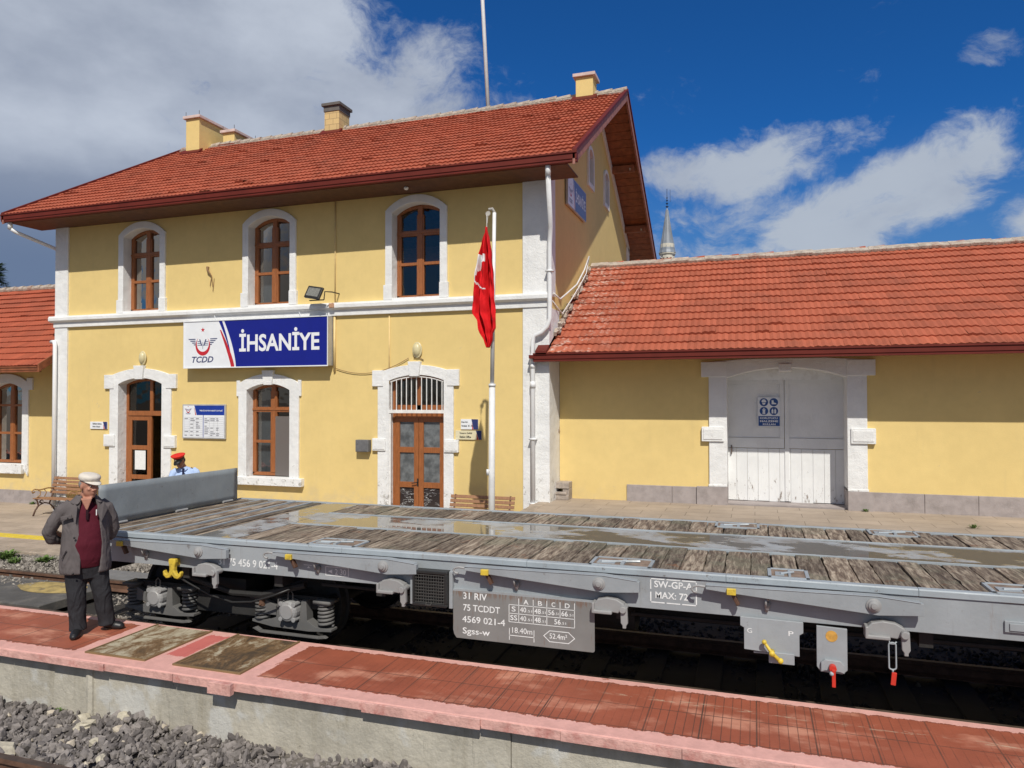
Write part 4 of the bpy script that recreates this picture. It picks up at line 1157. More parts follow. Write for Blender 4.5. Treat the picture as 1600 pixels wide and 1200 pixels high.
# loose stones
def stones(name, n, area, zf, smin, smax, mat, seed, flat=.75, keep=None):
    random.seed(seed)
    t = (1+sqrt(5))/2
    base = [Vector(q).normalized() for q in ((-1, t, 0), (1, t, 0), (-1, -t, 0), (1, -t, 0), (0, -1, t), (0, 1, t), (0, -1, -t), (0, 1, -t), (t, 0, -1), (t, 0, 1), (-t, 0, -1), (-t, 0, 1))]
    fs = [(0, 11, 5), (0, 5, 1), (0, 1, 7), (0, 7, 10), (0, 10, 11), (1, 5, 9), (5, 11, 4), (11, 10, 2), (10, 7, 6), (7, 1, 8), (3, 9, 4), (3, 4, 2), (3, 2, 6), (3, 6, 8), (3, 8, 9), (4, 9, 5), (2, 4, 11), (6, 2, 10), (8, 6, 7), (9, 8, 1)]
    shapes = []
    for _ in range(24):
        sx, sy, sz = random.uniform(.75, 1.45), random.uniform(.6, 1.1), random.uniform(.32, .75)
        pts = [Vector((b.x*sx, b.y*sy, b.z*sz))*random.uniform(.72, 1.15) for b in base]
        # cut flat facets
        for _k in range(3):
            nrm = Vector((random.gauss(0, 1), random.gauss(0, 1), random.gauss(0, 1))).normalized(); d_ = random.uniform(.45, .7)
            pts = [p-nrm*(p.dot(nrm)-d_) if p.dot(nrm) > d_ else p for p in pts]
        shapes.append(pts)
    mb = MB(); k = 0
    x0, x1, y0, y1 = area
    while k < n:
        x = random.uniform(x0, x1); y = random.uniform(y0, y1)
        if keep and not keep(x, y): continue
        s = smin+(smax-smin)*random.random()**2.2
        R = Euler((random.uniform(0, 6.3), random.uniform(0, 6.3), random.uniform(0, 6.3))).to_matrix()
        z = zf(x, y)+random.uniform(-.3, .6)*s
        c = random.uniform(.0, .9) if random.random() < .965 else random.uniform(.93, 1.)
        mb.add([Vector((x, y, z))+R @ p*s for p in random.choice(shapes)], fs, 0, c); k += 1
    o = mb.build(name, mat, recalc=True); return tag(o, None, None, None, 'stuff')
nb = lambda x, y: -.555+max(0, (y-5.0))*.02+.03*sin(x*2.1)+.02*sin(x*5+y*3)+max(0, -6.2-x)*.02
o = stones('near_ballast', 9500, (-9.6, -1.5, 4.05, 5.37), nb, .018, .058, M['stones_near'], 11)
tag(o, 'grey violet crushed stone ballast along the foot of the concrete wall', 'ballast')
def fz(x, y):
    base = -.52 if y > 8.7 else (-.50 if y > 7 else -.52-(7-y)*.12)
    return base+.02*sin(x*3)+.015*sin(y*7)
def kp(x, y):
    if x < -9.0 and (6.4 < y < 8.28): return x < -10.2+random.uniform(-.3, .3) and y > 8.0+random.uniform(-.3, .2)
    if -10.4 < x < -7.3 and 8.72 < y < 9.36: return False
    return not (abs(y-7.125) < .06 or abs(y-8.625) < .06)
o = stones('track_ballast', 15000, (-15.5, -6.3, 6.38, 10.27), lambda x, y: (fz(x, y) if not (x < -9 and y < 8.3) else RZ-.02), .022, .045, M['stones_far'], 12, keep=kp)
tag(o, 'brownish crushed stone ballast round the far rails at the left', 'ballast')
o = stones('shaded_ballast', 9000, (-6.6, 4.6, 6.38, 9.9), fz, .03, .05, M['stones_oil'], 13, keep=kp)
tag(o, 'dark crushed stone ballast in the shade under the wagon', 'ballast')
# a few big pale stones on the near ballast
random.seed(5)
bs = [(-5.98, 5.26, .085, .055), (-5.80, 5.12, .11, .07), (-5.55, 5.30, .075, .05), (-6.05, 4.5, .16, .08), (-6.9, 4.55, .10, .08), (-5.05, 4.62, .07, .05), (-5.4, 4.86, .05, .04)]
for i, (x, y, s, h) in enumerate(bs):
    b = MB(); b.ball((x, y, nb(x, y)+.025), (s, s*.7, h*.8), n=7, m=5, rot=Euler((random.uniform(-.4, .4), random.uniform(-.4, .4), random.uniform(0, 3))).to_matrix())
    b.v = [(v[0]+random.gauss(0, s*.10), v[1]+random.gauss(0, s*.10), v[2]+random.gauss(0, s*.06)) for v in b.v]
    lab = ['thin pale stone leaning at the foot of the concrete wall joint', 'largest pale flat stone just below the wall joint', 'pale wedge stone right of the wall joint',
           'big hollowed pale stone beside the near rail', 'big blue-grey stone lying against the near rail at the left edge', 'small pale stone at the bottom edge right of the hollowed one', 'small cream stone in the middle of the near ballast'][i]
    tag(b.build('stone', mat_basic('pale_stone_%d' % i, (.34, .33, .31) if i == 4 else (.46, .42, .33), .9, .15, 20, .004, 50)), lab, 'stone', 'pale stones on the near ballast')

# ------------------------------------------------------------------ weeds
def weed(x, y, z, s, n, label, seed, group='weeds in the ballast and paving'):
    random.seed(seed); b = MB()
    for i in range(n):
        a = random.uniform(0, 6.28); r = random.uniform(0, .35)*s; l = random.uniform(.4, 1.)*s; lean = random.uniform(.2, .9)
        px, py = x+r*cos(a), y+r*sin(a); w_ = random.uniform(.05, .12)*s
        dx_, dy_ = cos(a)*lean*l, sin(a)*lean*l; h = l*(1-.45*lean)
        t = Vector((-sin(a), cos(a), 0))*w_
        p0, p1, p2 = Vector((px, py, z)), Vector((px+dx_*.5, py+dy_*.5, z+h*.75)), Vector((px+dx_, py+dy_, z+h*.8))
        b.add([p0, p1+t, p2, p1-t], [(0, 1, 2, 3)], 0, random.random())
    tag(b.build('weed', M['weed'], recalc=False), label, 'weed', group)
weed(-13.2, 9.95, -.54, .26, 150, 'largest leafy weed at the edge of the far platform', 1)
weed(-12.2, 9.9, -.54, .22, 110, 'leafy weed beside the kerb left of the standing man', 2)
weed(-11.2, 9.55, -.54, .17, 80, 'small weed on the ballast just left of the standing man', 3)
weed(-12.75, 9.75, -.54, .18, 70, 'low weed between the two leafy weeds by the kerb', 7)
weed(-6.35, 5.31, -.56, .07, 60, 'tiny weed at the foot of the concrete wall', 4)
weed(-18.9, 14.93, GZ, .12, 50, 'dry tuft at the foot of the left wing wall', 5)
weed(-17.9, 14.9, GZ, .10, 50, 'green tuft under the iron legged bench at the left', 6)
weed(1.95, 14.9, DZ, .09, 40, 'tuft at the foot of the warehouse door pier', 8)
weed(3.35, 13.55, DZ, .12, 45, 'tuft growing from a joint in the loading dock', 9)
# ------------------------------------------------------------------ flat wagon
WY0, WY1, WZ = 6.5, 9.25, .934
def wagon():
    random.seed(21)
    W = thing('flat_wagon', 'long grey railway flat wagon with weathered plank deck standing at the platform', 'railway wagon', (1.8, 7.875, RZ))
    XL, XR = -7.40, 11.0
    # side sills, top lip, end sills, centre sill
    s = MB()
    for (yo, yi) in ((WY0, WY0+.012), (WY1, WY1-.012)):
        a, b = sorted((yo, yi)); s.box(XL+.0, XR, a, b, .595, WZ-.057)
    for (a, b) in ((WY0+.012, WY0+.09), (WY1-.09, WY1-.012)): s.box(XL, XR, a, b, .595, .615)
    sill = s.build('side_sill', M['wgrey'], W, bevel=.003)
    l = MB()
    x = XL
    while x < XR-.1:   # slightly uneven welded edge strip
        e = min(XR, x+random.uniform(1.2, 2.4))
        l.prism([(WY0-.014, WZ-.052), (WY0-.016, WZ-.006), (WY0-.008, WZ+.004), (WY0+.05, WZ+.006), (WY0+.05, WZ-.056), (WY0+.0, WZ-.056)], x, e-.002, 'x'); x = e
    l.box(XL, XR, WY1-.05, WY1+.012, WZ-.075, WZ+.006)
    l.box(XL-.02, XL+.0, WY0-.012, WY1+.012, WZ-.075, WZ+.006)
    l.build('edge_strip', M['wlip'], W, bevel=.003)
    w_ = MB(); x = XL
    while x < XR-.2:      # broken rusty seam under the edge strip
        e = x+random.uniform(.08, .9); zz = .8745+random.gauss(0, .0012)
        w_.box(x, e, WY0-.0035, WY0+.001, zz, zz+random.uniform(.002, .0055)); x = e+random.uniform(.03, .35)
    w_.build('rusty_seam', M['railrust'], W)
    u = MB()
    u.box(XL, XR, 7.55, 7.70, .20, .80); u.box(XL, XR, 8.05, 8.20, .20, .80)
    for i in range(16): u.box(XL+.1+i*1.22, XL+.2+i*1.22, WY0+.1, WY1-.1, .45, .86)
    u.box(XL-.0, XL+.06, WY0+.02, WY1-.02, .40, WZ-.08); u.box(XR-.06, XR, WY0+.02, WY1-.02, .40, WZ-.08)
    u.box(XL+.05, XR-.05, WY0+.02, WY1-.02, WZ-.075, WZ-.06)
    u.build('underframe', M['wdark'], W)
    # deck boards
    d = MB()
    def boards(x0, x1, y0, y1, w0=.17, w1=.25, tall=0.):
        x = x0
        while x < x1-.05:
            e = min(x1, x+random.uniform(w0, w1)); gap = random.uniform(.004, .016); t = random.random()
            h = random.uniform(-.008, .006); ya = y0+random.uniform(0, .012); yb = y1-random.uniform(0, .012); sk = random.uniform(-.006, .006)
            n = 8; vs = []
            for k in range(n+1):
                y = ya+(yb-ya)*k/n; j0 = random.gauss(0, .0022); j1 = random.gauss(0, .0022); dz = random.gauss(0, .0015)
                if random.random() < .10: j0 += random.uniform(.004, .014)
                if random.random() < .10: j1 -= random.uniform(.004, .014)
                a_, b_ = x+gap/2+j0+sk*k/n, e-gap/2+j1+sk*k/n
                vs += [(a_, y, WZ-.05), (a_+.002, y, WZ-.004+h+dz), ((a_+b_)/2, y, WZ-.001+h+dz), (b_-.002, y, WZ-.004+h+dz), (b_, y, WZ-.05)]
            fs = [(5*k+q, 5*k+q+1, 5*k+q+6, 5*k+q+5) for k in range(n) for q in range(4)]+[(0, 1, 2, 3, 4), (5*n+4, 5*n+3, 5*n+2, 5*n+1, 5*n)]
            d.add(vs, fs, 0, t); x = e
    boards(-5.34, XR-.03, WY0+.06, 7.555); boards(-5.34, XR-.03, 8.405, WY1-.06)
    boards(XL+.03, -5.87, WY0+.06, WY1-.06, .13, .19)
    deck = d.build('deck_boards', M['plank'], W, recalc=True)
    r = MB()
    for x in (-7.0, -6.72, -6.42, -6.12): r.box(x-.013, x+.013, WY0+.055, WY1-.06, WZ-.03, WZ+.008)
    r.build('deck_ribs', M['wlip'], W, bevel=.002)
    c = MB(); c.box(-5.34, XR-.03, 7.56, 8.40, WZ-.03, WZ+.0); c.box(-5.86, -5.345, WY0+.06, WY1-.06, WZ-.03, WZ+.001)
    c.build('centre_plate', M['wetsteel'], W, bevel=.002)
    e = MB(); e.box(-5.34, XR-.03, 7.555, 7.572, WZ-.02, WZ+.010); e.box(-5.34, XR-.03, 8.39, 8.407, WZ-.02, WZ+.010)
    e.build('centre_plate_edge', M['wlip'], W, bevel=.002)
    # lashing pockets let into the deck
    def pocket(x, y0=WY0+.03, w=.56, dpt=.34):
        p = MB()
        for (a, b, q, t) in ((x, x+w, y0, y0+.03), (x, x+w, y0+dpt-.03, y0+dpt), (x, x+.03, y0, y0+dpt), (x+w-.03, x+w, y0, y0+dpt)): p.box(a, b, q, t, WZ-.01, WZ+.012)
        po = p.build('lashing_pocket', M['wlip'], W, bevel=.002)
        q = MB(); q.box(x+.03, x+w-.03, y0+.03, y0+dpt-.03, WZ+.000, WZ+.004, 0)
        q.tube([(x+.10, y0+.12, WZ+.012), (x+w-.12, y0+.20, WZ+.016)], .012, 6, 1); q.box(x+w*.5, x+w*.56, y0+.06, y0+.28, WZ+.003, WZ+.02, 1); q.box(x+.06, x+w*.4, y0+.08, y0+.2, WZ+.003, WZ+.012, 1)
        q.build('lashing_bar', [mat_basic('pocket_rust', (.22, .16, .12), .8, .3, 12), M['wlip']], po)
    for x in (-4.42, -1.44, .10, 1.74, 4.4, 7.2): pocket(x, w=.56 if x != .10 else .33)
    for x in (1.2, -.45, 3.4): pocket(x, WY1-.37, .5)
    # end gate
    g = MB(); gx_ = -7.30
    n = 24; vs = []
    for i in range(n+1):
        y = 6.62+(9.02-6.62)*i/n
        for k in range(7):
            z = WZ+.03+(1.43-WZ-.03)*k/6; bump_ = random.gauss(0, .0035)*(0 if k in (0, 6) else 1)
            vs.append((gx_+bump_, y, z-.015*(i/n)))
    g.add(vs, [(i*7+k, (i+1)*7+k, (i+1)*7+k+1, i*7+k+1) for i in range(n) for k in range(6)])
    go = g.build('end_gate', M['gatepaint'], W, smooth=True)
    so = go.modifiers.new('thick', 'SOLIDIFY'); so.thickness = .03; so.offset = 1
    h = MB()
    for y in (6.9, 7.9, 8.8): h.cyl((gx_+.01, y-.1, WZ+.02), (gx_+.01, y+.1, WZ+.02), .016, 8)
    h.build('gate_hinge', M['wcast'], go)
    # swing stakes along the side
    def stake(x0, n):
        y = WY0
        a = MB()
        a.prism([(x0+.10, .850), (x0+.16, .862), (x0+1.40, .872), (x0+1.56, .862), (x0+1.74, .845), (x0+1.74, .752), (x0+1.42, .728), (x0+1.30, .738), (x0+.24, .815), (x0+.10, .828)], y-.105, y-.055, 'y')
        a.prism([(x0+.10, .866), (x0+1.42, .880), (x0+1.72, .853), (x0+1.72, .847), (x0+1.42, .874), (x0+.10, .860)], y-.11, y-.02, 'y')
        ao = a.build('swing_stake', M['wgrey'], W, bevel=.004)
        hk = MB(); hk.tube([(x0+.14, y-.085, .842), (x0+.04, y-.085, .850), (x0+.0, y-.085, .842), (x0-.02, y-.085, .818), (x0+.0, y-.085, .795), (x0+.03, y-.085, .792)], .011, 8); hk.build('stake_hook', M['wcast'], ao, smooth=True)
        p = MB(); p.lathe([(.001, -.15), (.022, -.148), (.024, -.138), (.040, -.132), (.042, -.12), (.056, -.115), (.058, -.05)], (x0+1.385, y, .806), 20, axis='y'); p.build('pivot_bolt', M['wcast'], ao, smooth=False)
        c = MB(); c.box(x0+.27, x0+.345, y-.13, y-.01, .800, .853); c.obox((x0+.335, y-.07, .765), (.03, .05, .12), Euler((0, radians(-28), 0)), 1)
        c.build('yellow_latch', [M['yellowp'], M['irondark']], ao, bevel=.005)
        k = MB(); k.tube([(x0+.58, y-.045, .70), (x0+.58, y-.07, .76), (x0+.585, y-.05, .785), (x0+.60, y-.03, .76)], .010, 7); k.prism([(x0+.565, .73), (x0+.60, .745), (x0+.62, .72), (x0+.595, .655), (x0+.575, .655)], y-.02, y-.004, 'y')
        k.build('locking_ring', M['wcast'], ao, smooth=True)
        # casting below the sill: rounded lug with bar, and a hanging pawl
        b = MB()
        b.prism([(x0+1.33, .575), (x0+1.33, .62), (x0+1.37, .665), (x0+1.45, .685), (x0+1.54, .675), (x0+1.60, .64), (x0+1.62, .60), (x0+1.585, .575), (x0+1.55, .555)], y-.10, y-.01, 'y')
        b.prism([(x0+1.32, .545), (x0+1.32, .640), (x0+1.345, .640), (x0+1.345, .575), (x0+1.50, .575), (x0+1.50, .545)], y-.13, y-.015, 'y')
        bo = b.build('stake_bracket', M['wcast'], W, bevel=.008)
        q = MB(); q.cyl((x0+1.60, y-.15, .60), (x0+1.60, y-.01, .60), .030, 14); q.prism([(x0+1.575, .62), (x0+1.635, .62), (x0+1.64, .48), (x0+1.625, .455), (x0+1.625, .435), (x0+1.595, .435), (x0+1.595, .46), (x0+1.58, .48)], y-.125, y-.085, 'y')
        q.build('hanging_pawl', M['wcast'], bo, bevel=.005)
    for i, x in enumerate((-7.06, -4.84, -2.70, -.50, 2.62, 4.82, 7.0)): stake(x, i)
    # labels on the sill
    P = Plane((0, WY0, 0))
    t = MB()
    P.text(t, '31 75 456 9 021-4', -5.50, -4.745, .656, .738, .002, .016)
    t.build('wagon_number', M['letter'], W, recalc=False); t = MB()
    P.text(t, 'SW-GP-A', -.845, -.515, .785, .845, .002, .02); P.text(t, 'MAX: 72', -.835, -.555, .69, .75, .002, .02)
    a0, a1, b0, b1 = -.88, -.48, .650, .864
    for k in range(3):
        w_ = (a1-a0)/3
        P.rect(t, a0+k*w_+.008, a0+(k+1)*w_-.008, b1-.010, b1); P.rect(t, a0+k*w_+.008, a0+(k+1)*w_-.008, b0, b0+.010)
    for k in range(2):
        w_ = (b1-b0)/2
        P.rect(t, a0, a0+.010, b0+k*w_+.012, b0+(k+1)*w_-.012); P.rect(t, a1-.010, a1, b0+k*w_+.012, b0+(k+1)*w_-.012)
    t.build('lettering', M['letter'], W, recalc=False)
    t = MB(); P.text(t, '2 30', -4.06, -3.93, .655, .715, .002, .01); P.frame(t, -4.17, -3.90, .640, .735, .007)
    t.build('brake_marking', M['letter'], W, recalc=False); t = MB()
    P.poly(t, [(-4.14, .685), (-4.09, .705), (-4.09, .665)]); P.rect(t, -4.43, -4.33, .728, .734); P.poly(t, [(-4.39, .70), (-4.37, .722), (-4.35, .70)])
    t.build('worn_lettering', M['letter'], W, recalc=False)
    # grille box
    gb = MB(); gb.box(-3.19, -3.15, WY0-.05, WY0+.0, .45, .80); gb.box(-2.78, -2.745, WY0-.05, WY0+.0, .44, .79); gb.build('grille_bracket', M['wgrey'], W, bevel=.003)
    gb = MB(); gb.box(-3.145, -2.785, WY0-.035, WY0+.0, .46, .795)
    gb.box(-3.145, -2.785, WY0-.10, WY0-.035, .765, .795); gb.box(-3.145, -2.785, WY0-.10, WY0-.035, .455, .485); gb.box(-3.145, -3.12, WY0-.10, WY0-.035, .485, .765); gb.box(-2.81, -2.785, WY0-.10, WY0-.035, .485, .765)
    go = gb.build('grille_box', M['blackp'], W, bevel=.006)
    gm = MB()
    for i in range(12): xx = -3.11+i*.0265; gm.cyl((xx, WY0-.085, .47), (xx, WY0-.085, .78), .0035, 5)
    for i in range(10): zz = .49+i*.029; gm.cyl((-3.13, WY0-.088, zz), (-2.80, WY0-.088, zz), .0035, 5)
    gm.tube([(-2.99, WY0-.10, .495), (-2.99, WY0-.12, .475), (-2.94, WY0-.12, .475), (-2.94, WY0-.10, .495)], .006, 6)
    gm.build('wire_mesh', mat_basic('dark_wire', (.05, .048, .045), .6), go)
    # data plate
    dp = MB(); y = WY0-.032
    pts = [(-2.745, .612), (-2.745, .24), (-2.735, .20), (-2.71, .165), (-1.385, .165), (-1.372, .178), (-1.372, .612)]
    dp.prism(pts, y, y+.012, 'y'); do = dp.build('data_plate', mat_plate, W, bevel=.003)
    dp = MB(); dp.box(-2.75, -1.36, y+.001, WY0, .600, .628); dp.build('plate_hanger', M['wgrey'], do)
    P = Plane((0, y, 0)); t = MB()
    # u grows with x; layout measured on the plate
    def tx(s_, a0, a1, b0, b1, bold=.012): P.text(t, s_, a0, a1, b0, b1, .0015, bold)
    tx('31 RIV', -2.64, -2.40, .540, .603); tx('75 TCDDT', -2.64, -2.27, .430, .492); tx('4569 021-4', -2.65, -2.22, .320, .382); tx('Sgss-w', -2.645, -2.37, .195, .272)
    x_ = [-2.18, -2.085, -1.945, -1.815, -1.69, -1.555]; z_ = [.590, .527, .447, .368]
    for q in x_[1:]: P.rect(t, q-.003, q+.003, z_[3] if q != x_[4] else z_[2], z_[0])
    P.rect(t, x_[0]-.003, x_[0]+.003, z_[3], z_[1])
    for q in z_[1:]: P.rect(t, x_[0], x_[5], q-.003, q+.003)
    for k, s_ in enumerate('ABCD'): tx(s_, x_[k+1]+.045, x_[k+2]-.045, .540, .583)
    tx('S', -2.155, -2.115, .465, .512); tx('SS', -2.168, -2.10, .385, .432)
    for k, s_ in enumerate(('40', '48', '56', '66')):
        tx(s_, x_[k+1]+.012, x_[k+1]+.072, .465, .512); tx('.51', x_[k+1]+.078, x_[k+2]-.012, .470, .492, .005)
    for k, s_ in enumerate(('40', '48')):
        tx(s_, x_[k+1]+.012, x_[k+1]+.072, .385, .432); tx('.51', x_[k+1]+.078, x_[k+2]-.012, .390, .412, .005)
    tx('56', x_[3]+.07, x_[3]+.13, .385, .432); tx('.51', x_[3]+.136, x_[3]+.18, .390, .412, .005)
    tx('18.40m', -2.15, -1.955, .268, .320, .005); P.rect(t, -2.18, -1.935, .240, .247); P.rect(t, -2.18, -2.174, .20, .31); P.rect(t, -1.941, -1.935, .20, .31)
    tx('52.4m²', -1.79, -1.625, .252, .300, .005)
    hx = [(-1.85, .272), (-1.79, .325), (-1.61, .325), (-1.55, .272), (-1.61, .219), (-1.79, .219)]
    hi = [(-1.84, .272), (-1.787, .318), (-1.613, .318), (-1.56, .272), (-1.613, .226), (-1.787, .226)]
    P.poly(t, hx, .0012, holes=[hi[::-1]])
    t.build('lettering', M['letter'], do, recalc=False)
    # brake change-over plate with yellow lever
    y = WY0-.03
    b = MB(); b.prism([(-.125, .605), (-.125, .53), (-.095, .515), (-.095, .335), (.34, .315), (.34, .49), (.37, .51), (.37, .60)], y, y+.02, 'y')
    b.box(.10, .30, y-.012, y, .245, .335); b.box(-.02, .12, y+.02, y+.03, .305, .32)
    bo = b.build('brake_plate', M['wgrey'], W, bevel=.004)
    P = Plane((0, y, 0)); t = MB(); P.text(t, 'G', -.07, -.03, .475, .515, .002, .01); P.text(t, 'P', .255, .295, .48, .52, .002, .01); t.build('lettering', M['letter'], bo, recalc=False)
    l = MB(); l.ball((.065, y-.05, .425), .020); l.tube([(.065, y-.05, .425), (.12, y-.05, .345), (.185, y-.05, .285)], [.012, .014, .018], 10); l.ball((.19, y-.05, .283), .024); l.cyl((.125, y-.08, .34), (.125, y, .34), .022, 12)
    l.build('yellow_lever', M['yellowp'], bo, smooth=True)
    # isolating plate with orange disc and red handle
    b = MB(); b.prism([(.47, .585), (.47, .255), (.50, .215), (.665, .210), (.70, .245), (.70, .578)], y, y+.02, 'y')
    b.prism([(.50, .225), (.50, .30), (.53, .325), (.645, .322), (.675, .29), (.675, .225), (.64, .235), (.53, .238)], y-.03, y, 'y')
    bo = b.build('isolating_plate', M['wgrey'], W, bevel=.004)
    o = MB(); o.cyl((.583, y-.003, .51), (.583, y, .51), .045, 24); o.build('orange_disc', mat_basic('worn_orange_paint', (.55, .30, .06), .6, .2, 20), bo)
    r_ = MB(); r_.cyl((.585, y-.08, .272), (.585, y-.03, .272), .028, 14); r_.box(.575, .603, y-.09, y-.07, .13, .27); r_.ball((.575, y-.08, .235), .018, 1)
    r_.build('red_handle', [M['redp'], M['wlip']], bo, bevel=.003)
    # hanging pull ring with red tag under the fourth bracket
    k = MB(); k.tube([(.99, WY0-.09, .54), (1.0, WY0-.10, .515), (1.03, WY0-.10, .515), (1.045, WY0-.10, .535)], .006, 6)
    loop = [(1.015+.026*cos(a), WY0-.10, .42+(.085 if sin(a) > 0 else -.085)+.02*sin(a)) for a in [2*pi*i/20 for i in range(21)]]
    k.tube(loop, .0065, 6, caps=False); k.cyl((1.018, WY0-.10, .315), (1.016, WY0-.10, .295), .008, 6)
    ko = k.build('pull_ring', M['wlip'], W, smooth=True)
    k = MB(); k.obox((1.022, WY0-.10, .245), (.036, .016, .10), Euler((0, radians(6), 0))); k.build('red_tag', M['redp'], ko, bevel=.003)
    # small holder at the right edge
    k = MB(); k.box(1.80, 1.98, WY0-.02, WY0, .66, .745); k.box(1.83, 1.98, WY0-.03, WY0-.02, .675, .73); k.build('label_holder', M['wgrey'], W, bevel=.003)
    # yellow rope hook at the left end
    k = MB(); y = WY0-.10
    k.prism([(-6.09, .70), (-5.99, .70), (-5.985, .66), (-6.0, .60), (-6.0, .555), (-5.985, .52), (-5.955, .505), (-5.93, .52), (-5.915, .555), (-5.895, .535), (-5.905, .49), (-5.95, .455), (-6.0, .465), (-6.04, .50), (-6.08, .465), (-6.13, .455), (-6.175, .49), (-6.185, .535), (-6.165, .555), (-6.15, .52), (-6.125, .505), (-6.095, .52), (-6.08, .555), (-6.08, .60), (-6.095, .66)], y, y+.05, 'y')
    k.box(-6.07, -6.01, y+.05, WY0+.01, .60, .69)
    k.v = [(-6.04+(v[0]+6.04)*.86, v[1], .70+(v[2]-.70)*.88) for v in k.v]
    k.build('rope_hook', M['yellowp'], W, bevel=.010)
    # headstock with buffers, mostly behind the standing man
    k = MB(); k.box(XL-.03, XL+.02, WY0+.03, WY1-.03, .50, .86); k.build('headstock', M['wgrey'], W, bevel=.004)
    for y in (7.0, 8.75):
        b = MB(); b.cyl((XL-.03, y, .70), (XL-.30, y, .70), .11, 20); b.cyl((XL-.30, y, .70), (XL-.44, y, .70), .075, 16); b.lathe([(.20, -.475), (.215, -.45), (.20, -.44), (.05, -.43)], (XL, y, .70), 24, axis='x')
        b.build('buffer', M['wdark'], W, smooth=False)
    # bogies
    def bogie(xc):
        B = MB(); B.box(xc-1.30, xc+1.30, 6.86, 6.93, .16, .30); B.box(xc-1.30, xc+1.30, 8.82, 8.89, .16, .30); B.box(xc-.25, xc+.25, 6.86, 8.89, .10, .42)
        B.prism([(xc-.55, .22), (xc+.55, .22), (xc+.40, .02), (xc-.40, .02)], 6.85, 6.94, 'y')
        B.box(xc-1.30, xc-1.22, 6.86, 8.89, .16, .28); B.box(xc+1.22, xc+1.30, 6.86, 8.89, .16, .28)
        bo = B.build('bogie', M['wdark'], W, bevel=.008)
        for wx in (xc-.9, xc+.9):
            w_ = MB()
            for y, sg in ((7.125, 1), (8.625, -1)):
                w_.lathe([(.05, -.07), (.14, -.07), (.17, -.03), (.40, -.02), (.42, -.068), (.46, -.066), (.463, .03*sg), (.49, .045*sg), (.49, .065), (.42, .066), (.40, .02), (.15, .03), (.10, .07), (.05, .07)], (wx, y, .16), 32, axis='y')
            w_.cyl((wx, 6.85, .16), (wx, 8.9, .16), .085, 14)
            w_.build('wheelset', M['wdark'], bo, smooth=False)
            for y, d_ in ((6.80, -1), (8.95, 1)):
                a = MB()
                a.lathe([(.02, d_*.11), (.075, d_*.11), (.085, d_*.10), (.10, d_*.095), (.112, d_*.075), (.112, -d_*.05)], (wx, y, .155), 20, axis='y')
                for q in range(4):
                    an = pi/4+q*pi/2; a.cyl((wx+.115*cos(an), y+d_*.10, .155+.115*sin(an)), (wx+.115*cos(an), y-d_*.03, .155+.115*sin(an)), .026, 8)
                a.build('axle_cover', M['wcast'], bo, bevel=.004); a = MB()
                a.prism([(wx-.17, .27), (wx-.12, .27), (wx-.10, .10), (wx-.02, .03), (wx+.10, .03), (wx+.13, .27), (wx+.19, .27), (wx+.20, .06), (wx+.30, .00), (wx+.50, -.01), (wx+.50, -.035), (wx+.22, -.055), (wx-.24, -.045), (wx-.50, -.01), (wx-.50, .02), (wx-.30, .02), (wx-.19, .06)], y-.02, y+.10, 'y')
                a.box(wx-.40, wx+.34, y-.02, y+.03, -.125, -.105); a.prism([(wx-.46, -.07), (wx-.40, -.10), (wx-.40, -.125), (wx-.50, -.085)], y-.02, y+.03, 'y'); a.prism([(wx+.40, -.09), (wx+.34, -.10), (wx+.34, -.125), (wx+.44, -.11)], y-.02, y+.03, 'y')
                a.tube([(wx-.03, y-.03, .27), (wx-.03, y-.03, .34), (wx, y-.03, .37), (wx+.03, y-.03, .34), (wx+.03, y-.03, .27)], .007, 6)
                a.prism([(wx-.38, .26), (wx-.38, .08), (wx-.20, .08), (wx-.20, .18)], y-.01, y+.05, 'y')
                a.build('axle_box', M['wsaddle'], bo, bevel=.005)
                for sx in (-.40, .40):
                    s_ = MB(); pts = []
                    for i in range(6*14+1):
                        t = i/14*2*pi; pts.append((wx+sx+.075*cos(t), y+.04+.075*sin(t), .01+.24*i/84))
                    s_.tube(pts, .017, 6); s_.box(wx+sx-.10, wx+sx+.10, y-.06, y+.14, .255, .29)
                    s_.build('coil_spring', M['wsaddle'] if (sx > 0 and wx > xc) else M['wspring'], bo, smooth=True)
        rr = MB(); rr.cyl((xc+.53, 6.78, .175), (xc+.53, 6.78, .275), .035, 12, 0); rr.cyl((xc+.53, 6.75, .19), (xc+.53, 6.75, .19+.01), .02, 8)
        rr.build('rusty_bolt', M['railrust'], bo)
    bogie(-5.68); bogie(9.2)
    # brake hose, pipes and rods
    h = MB()
    h.tube([(-6.3, 6.62, .52), (-6.0, 6.60, .40), (-5.7, 6.60, .29), (-5.4, 6.60, .235), (-5.15, 6.60, .26), (-4.9, 6.62, .34), (-4.7, 6.66, .42)], .011, 8)
    h.build('air_hose', M['blackp'], W, smooth=True)
    h = MB(); h.tube([(-6.35, 6.75, .50), (-6.0, 6.74, .40), (-5.5, 6.73, .30), (-5.1, 6.73, .31), (-4.6, 6.78, .44)], .035, 8)
    h.tube([(-4.4, 6.8, .46), (-1.0, 6.9, .42), (3.5, 6.9, .42)], .02, 8); h.box(2.2, 3.4, 7.0, 7.5, .15, .6); h.cyl((-2.3, 7.2, .35), (-1.1, 7.2, .35), .18, 18)
    h.build('brake_gear', M['wdark'], W, smooth=False)
    return W
